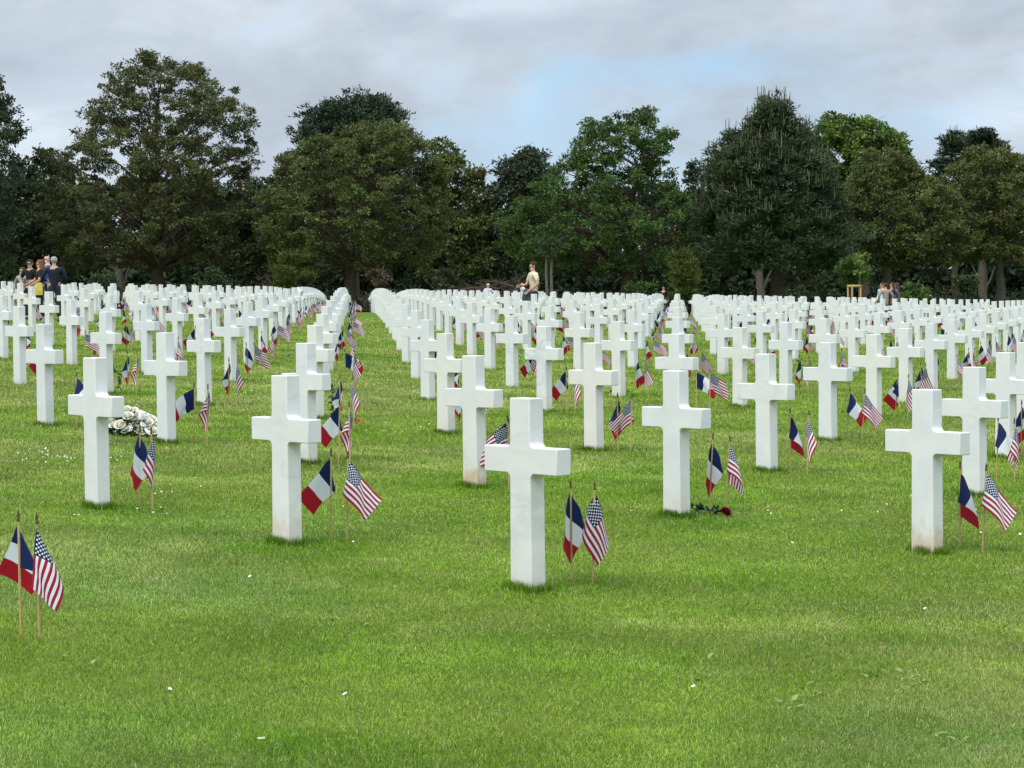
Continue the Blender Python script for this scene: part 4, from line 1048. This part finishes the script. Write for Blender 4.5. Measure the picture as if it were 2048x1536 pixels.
def person(label, px, head_py, H, face, top_mat, hair=None, long_hair=False, sleeve='long', legs=None, skin=None, arms=((.30, .05, .95), (.30, .05, .95)), elbows=None, y=None, rng=(52, 112), slim=1.0, glasses=False, coat=False, bun=False):
    """stands on the turf so that the crown of the head is at the measured height; face: heading in degrees, 0 = towards the camera, 90 = to the left"""
    skin = skin or M_SKIN; legs = legs or M_JEAN
    if y is None:
        best = None
        for yy in np.linspace(rng[0], rng[1], 240):
            x = at(px, 560, yy)[0]; e_ = abs(proj((x, yy, gz(x, yy) + H))[1] - head_py)
            if best is None or e_ < best[0]: best = (e_, yy)
        y = best[1]
    x = at(px, head_py, y)[0]; z = gz(x, y)
    e = empty('person', (x, y, z), math.radians(-face)); k = H / 1.75
    P = lambda *v: tuple(c * k for c in v)
    nodes = [P(0, .01, .95), P(0, .015, 1.10), P(0, .01, 1.28), P(0, .0, 1.40), P(0, .0, 1.49), P(0, -.015, 1.56), P(0, -.012, 1.64), P(0, -.004, 1.70),
             P(0, -.075, 1.565), P(0, -.108, 1.615)]
    rad = [(.13 * k * slim, .105 * k), (.115 * k * slim, .10 * k), (.135 * k * slim, .105 * k), (.12 * k * slim, .085 * k), .053 * k, (.060 * k, .062 * k), (.075 * k, .085 * k), (.055 * k, .06 * k), .026 * k, .010 * k]
    edges = [(0, 1), (1, 2), (2, 3), (3, 4), (4, 5), (5, 6), (6, 7), (5, 8), (6, 9)]
    hands = []
    A_ = []
    for s_, hp in zip((-1, 1), arms):
        sh = np.array([s_ * .185 * slim, 0, 1.405]); hd = np.array([s_ * hp[0], -hp[1], hp[2]])
        v = hd - sh; L_ = np.linalg.norm(v); mx = .54
        if L_ > mx: v *= mx / L_; hd = sh + v; L_ = mx
        bend = math.sqrt(max(0, .275 ** 2 - (L_ / 2) ** 2)); out = np.array([s_ * .7, .5, -.45]); out -= v * np.dot(out, v) / L_ ** 2; out /= np.linalg.norm(out)
        el_ = sh + v / 2 + out * bend
        n0 = len(nodes); nodes += [tuple(sh * k), tuple(el_ * k), tuple(hd * k)]; rad += [.062 * k, .043 * k, .029 * k]
        edges += [(3, n0), (n0, n0 + 1), (n0 + 1, n0 + 2)]
        A_.append((sh, el_, hd))
        d_ = (hd - el_) / np.linalg.norm(hd - el_); pl = hd + d_ * .075
        nodes.append(tuple(pl * k)); rad.append((.036 * k, .020 * k)); edges.append((n0 + 2, n0 + 3))
        sdv = np.cross(d_, [0, 1, 0.2]); sdv /= np.linalg.norm(sdv) + 1e-6
        nrmv = np.cross(sdv, d_)
        for q, (o_, l_) in enumerate(((-.027, .070), (-.009, .082), (.009, .078), (.027, .062))):
            a1 = pl + sdv * o_ + d_ * .028; a2 = a1 + d_ * l_ * .5 - nrmv * .008; a3 = a2 + d_ * l_ * .4 - nrmv * .024
            m0 = len(nodes); nodes += [tuple(a1 * k), tuple(a2 * k), tuple(a3 * k)]; rad += [.0095 * k, .0085 * k, .007 * k]; edges += [(n0 + 3, m0), (m0, m0 + 1), (m0 + 1, m0 + 2)]
        a1 = hd + d_ * .03 - sdv * .034; a2 = a1 + d_ * .035 - sdv * .014; m0 = len(nodes)
        nodes += [tuple(a1 * k), tuple(a2 * k)]; rad += [.011 * k, .009 * k]; edges += [(n0 + 2, m0), (m0, m0 + 1)]
    for s_ in (-1, 1):
        n0 = len(nodes)
        nodes += [P(s_ * .095, .01, .88), P(s_ * .10, -.005, .50), P(s_ * .10, .03, .09), P(s_ * .105, -.15, .035)]
        rad += [.088 * k, .056 * k, .038 * k, .032 * k]; edges += [(0, n0), (n0, n0 + 1), (n0 + 1, n0 + 2), (n0 + 2, n0 + 3)]
    skin_obj('body', nodes, edges, rad, skin, e)
    # eyes, mouth and ears
    b = MB()
    for s_ in (-1, 1): b.ball(P(s_ * .030, -.094, 1.635), .011 * k, 6, 4)
    b.obj('eyes', M_EYE, e); b = MB(); b.ball(P(0, -.098, 1.572), P(.024, .008, .007), 8, 4); b.obj('mouth', M_LIP, e)
    b = MB()
    for s_ in (-1, 1): b.ball(P(s_ * .079, .005, 1.62), P(.012, .020, .032), 7, 5)
    b.obj('ears', skin, e)
    # clothes over the body
    g = .016
    nn = [P(0, .01, .82), P(0, .015, 1.10), P(0, .01, 1.28), P(0, 0, 1.405), P(0, 0, 1.46)]
    rr_ = [((.135 + g) * k * slim, (.11 + g) * k), ((.12 + g) * k * slim, (.105 + g) * k), ((.138 + g) * k * slim, (.108 + g) * k), ((.125 + g) * k * slim, (.088 + g) * k), .066 * k]
    ee = [(0, 1), (1, 2), (2, 3), (3, 4)]
    if coat: nn[0] = P(0, .01, .72); rr_[0] = ((.15 + g) * k * slim, (.13 + g) * k)
    for sh, el_, hd in A_:
        n0 = len(nn); end = el_ if sleeve == 'short' else hd
        if sleeve == 'short': nn += [tuple(sh * k), tuple((sh + (el_ - sh) * .78) * k)]; rr_ += [.075 * k, .062 * k]; ee += [(3, n0), (n0, n0 + 1)]
        else: nn += [tuple(sh * k), tuple(el_ * k), tuple((el_ + (hd - el_) * .93) * k)]; rr_ += [.076 * k, .057 * k, .042 * k]; ee += [(3, n0), (n0, n0 + 1), (n0 + 1, n0 + 2)]
    skin_obj('coat' if coat else 'shirt' if sleeve == 'short' else 'jacket', nn, ee, rr_, top_mat, e)
    nn = [P(0, .01, .97), P(0, .01, 1.06)]; rr_ = [(.146 * k * slim, .120 * k), (.134 * k * slim, .112 * k)]; ee = [(0, 1)]
    for s_ in (-1, 1):
        n0 = len(nn); nn += [P(s_ * .098, .01, .86), P(s_ * .10, -.005, .50), P(s_ * .10, .03, .11)]; rr_ += [.104 * k, .074 * k, .062 * k]; ee += [(0, n0), (n0, n0 + 1), (n0 + 1, n0 + 2)]
    skin_obj('trousers', nn, ee, rr_, legs, e)
    for s_ in (-1, 1):
        b = MB(); b.ball(P(s_ * .104, -.06, .045), P(.048, .13, .045), 8, 6); b.obj('shoe', M_SHOE, e)
    if hair:
        mt = HAIRC[hair]; b = MB(); rs = np.random.default_rng(int(px) + 3)
        b.ball(P(0, .020, 1.672), P(.088, .098, .078), 12, 8)
        for m in range(26):
            a = rs.random() * 6.28; b.ball(P(math.cos(a) * .062, .022 + math.sin(a) * .072, 1.705 + rs.normal(0, .012)), .024 * k, 6, 4)
        if long_hair:
            for m in range(22):
                a = rs.uniform(-.35, math.pi + .35); r_ = .078
                b.tube([P(math.cos(a) * r_, .02 + math.sin(a) * r_, 1.66), P(math.cos(a) * (r_ + .018), .03 + math.sin(a) * (r_ + .02), 1.54), P(math.cos(a) * (r_ + .03), .04 + math.sin(a) * (r_ + .03), 1.40 + rs.normal(0, .02))], [.022 * k, .026 * k, .010 * k], 6)
        if bun: b.ball(P(0, .11, 1.70), .042 * k, 8, 6)
        b.obj('hair', mt, e)
    if glasses:
        b = MB()
        for s_ in (-1, 1): b.ball(P(s_ * .034, -.104, 1.636), P(.030, .008, .020), 10, 5)
        b.tube([P(-.075, -.01, 1.64), P(-.06, -.09, 1.64), P(.06, -.09, 1.64), P(.075, -.01, 1.64)], .006 * k, 5); b.obj('sunglasses', M_EYE, e)
    tag(e, label, 'person')
    return e, k, A_
M_BEIGE = fab('beige_t_shirt', (.64, .53, .38)); M_NAVYC = fab('navy_jacket', (.012, .014, .030)); M_BLUEC = fab('bright_blue_jacket', (.03, .12, .42)); M_BLK = fab('black_top', (.012, .012, .013))
M_GREYC = fab('pale_grey_top', (.30, .32, .33)); M_PUR = fab('dark_purple_top', (.035, .022, .06)); M_ROSEC = fab('dusty_pink_top', (.34, .25, .22)); M_LTBL = fab('pale_blue_top', (.48, .66, .72)); M_DGREY = fab('charcoal_jacket', (.055, .065, .07)); M_LILAC = fab('pale_lilac_shirt', (.62, .56, .66)); M_GREYD = fab('grey_cardigan', (.16, .15, .16))
man, k_, A_ = person('young man in beige T-shirt walking left behind the crosses, jacket over his arm', 1066, 521, 1.94, 72, M_BEIGE, 'brown', sleeve='short', arms=((.12, .30, 1.12), (.20, .16, 1.00)), y=65.6, slim=1.12)
b = MB(); b.box((0, -.155, 1.29), (.14, .012, .07)); b.box((.05, -.157, 1.29), (.02, .012, .03)); o = b.obj('shirt_print', M_DGREY, man, smooth=False)
my, mx, mz = man.location[1], man.location[0], man.location[2]
b = MB(); rs = np.random.default_rng(3)
for m in range(9):
    x_ = -.25 + .27 * m / 8
    b.tube([(x_, .02, 1.10), (x_ + rs.normal(0, .012), -.06, 1.13), (x_, -.13, 1.08), (x_ + rs.normal(0, .015), -.15 + rs.normal(0, .01), .88), (x_ + rs.normal(0, .02), -.14, .60 + rs.normal(0, .03))], [.030, .036, .040, .044, .030], 7)
o = b.obj('carried_jacket', M_DGREY); o.location = (mx, my, mz); tag(o, 'dark grey jacket draped over the forearm of the man in beige', 'jacket')
b = MB(); b.box((0, 0, 0), (.17, .11, .008)); o = b.obj('leaflet', M_CARD, smooth=False); o.location = (mx - .33, my - .05, mz + 1.27); o.rotation_euler = (0, .12, 0); tag(o, 'white leaflet in the hand of the man in beige', 'leaflet')
person('bald person behind the crosses, left of the young man in beige, pale collar', 1045, 564, 1.62, 70, M_LILAC, None, skin=M_SKINP, rng=(80, 126))
person('white haired person almost hidden behind the crosses left of centre', 976, 567, 1.58, 150, M_LILAC, 'white', rng=(80, 126))
person('girl with brown hair in a pale grey top at far left', 44, 538, 1.45, 20, M_GREYC, 'chestnut', True, y=63.0, slim=.85)
person('woman with dark hair, black top and sunglasses in the left group', 60, 526, 1.66, 12, M_BLK, 'black', glasses=True, sleeve='short', y=62.5, arms=((.20, .12, 1.0), (.12, .28, 1.12)), slim=.95)
gw, k_, A_ = person('woman with ginger hair in black, facing left in the left group', 79, 525, 1.66, 65, M_BLK, 'ginger', True, y=62.0, sleeve='short', arms=((.16, .30, 1.06), (.12, .28, 1.02)), slim=.95)
b = MB(); b.box((0, 0, 0), (.20, .10, .26)); b.box((0, 0, .17), (.15, .02, .08)); o = b.obj('yellow_bag', fab('yellow_bag_cloth', (.62, .50, .10)), smooth=False)
bv = o.modifiers.new('b', 'BEVEL'); bv.width = .03; bv.segments = 3; o.location = gw.location + Vector((.02, -.24, .82)); tag(o, 'yellow bag held by the ginger haired woman at left', 'bag')
person('tall bald man in a bright blue jacket in the left group', 95, 515, 1.82, 75, M_BLUEC, None, skin=M_SKINP, y=63.2, arms=((.12, .32, 1.08), (.14, .30, 1.05)))
person('grey haired person in a navy jacket seen from behind in the left group', 108, 518, 1.74, 170, M_NAVYC, 'grey', y=60.8, slim=1.05, arms=((.17, .24, 1.04), (.20, .22, 1.10)))
person('woman in pale blue with a short brown haircut, leftmost of the right group', 1764, 559, 1.66, 60, M_LTBL, 'auburn', rng=(86, 100), y=94.5)
person('woman with an auburn bun in a dusty pink cardigan seen from behind at right', 1771, 560, 1.62, 165, M_ROSEC, 'auburn', bun=True, y=92.0, coat=True)
person('woman with long curly chestnut hair in dark purple at right', 1784, 561, 1.66, 70, M_PUR, 'chestnut', True, y=92.5)
person('person with long hair in a grey cardigan at the right of the right group', 1793, 562, 1.66, 110, M_GREYD, 'chestnut', True, y=94.0)
person('person with brown hair just showing above the crosses left of the young pine', 1327, 575, 1.62, 20, M_NAVYC, 'brown', rng=(84, 126))
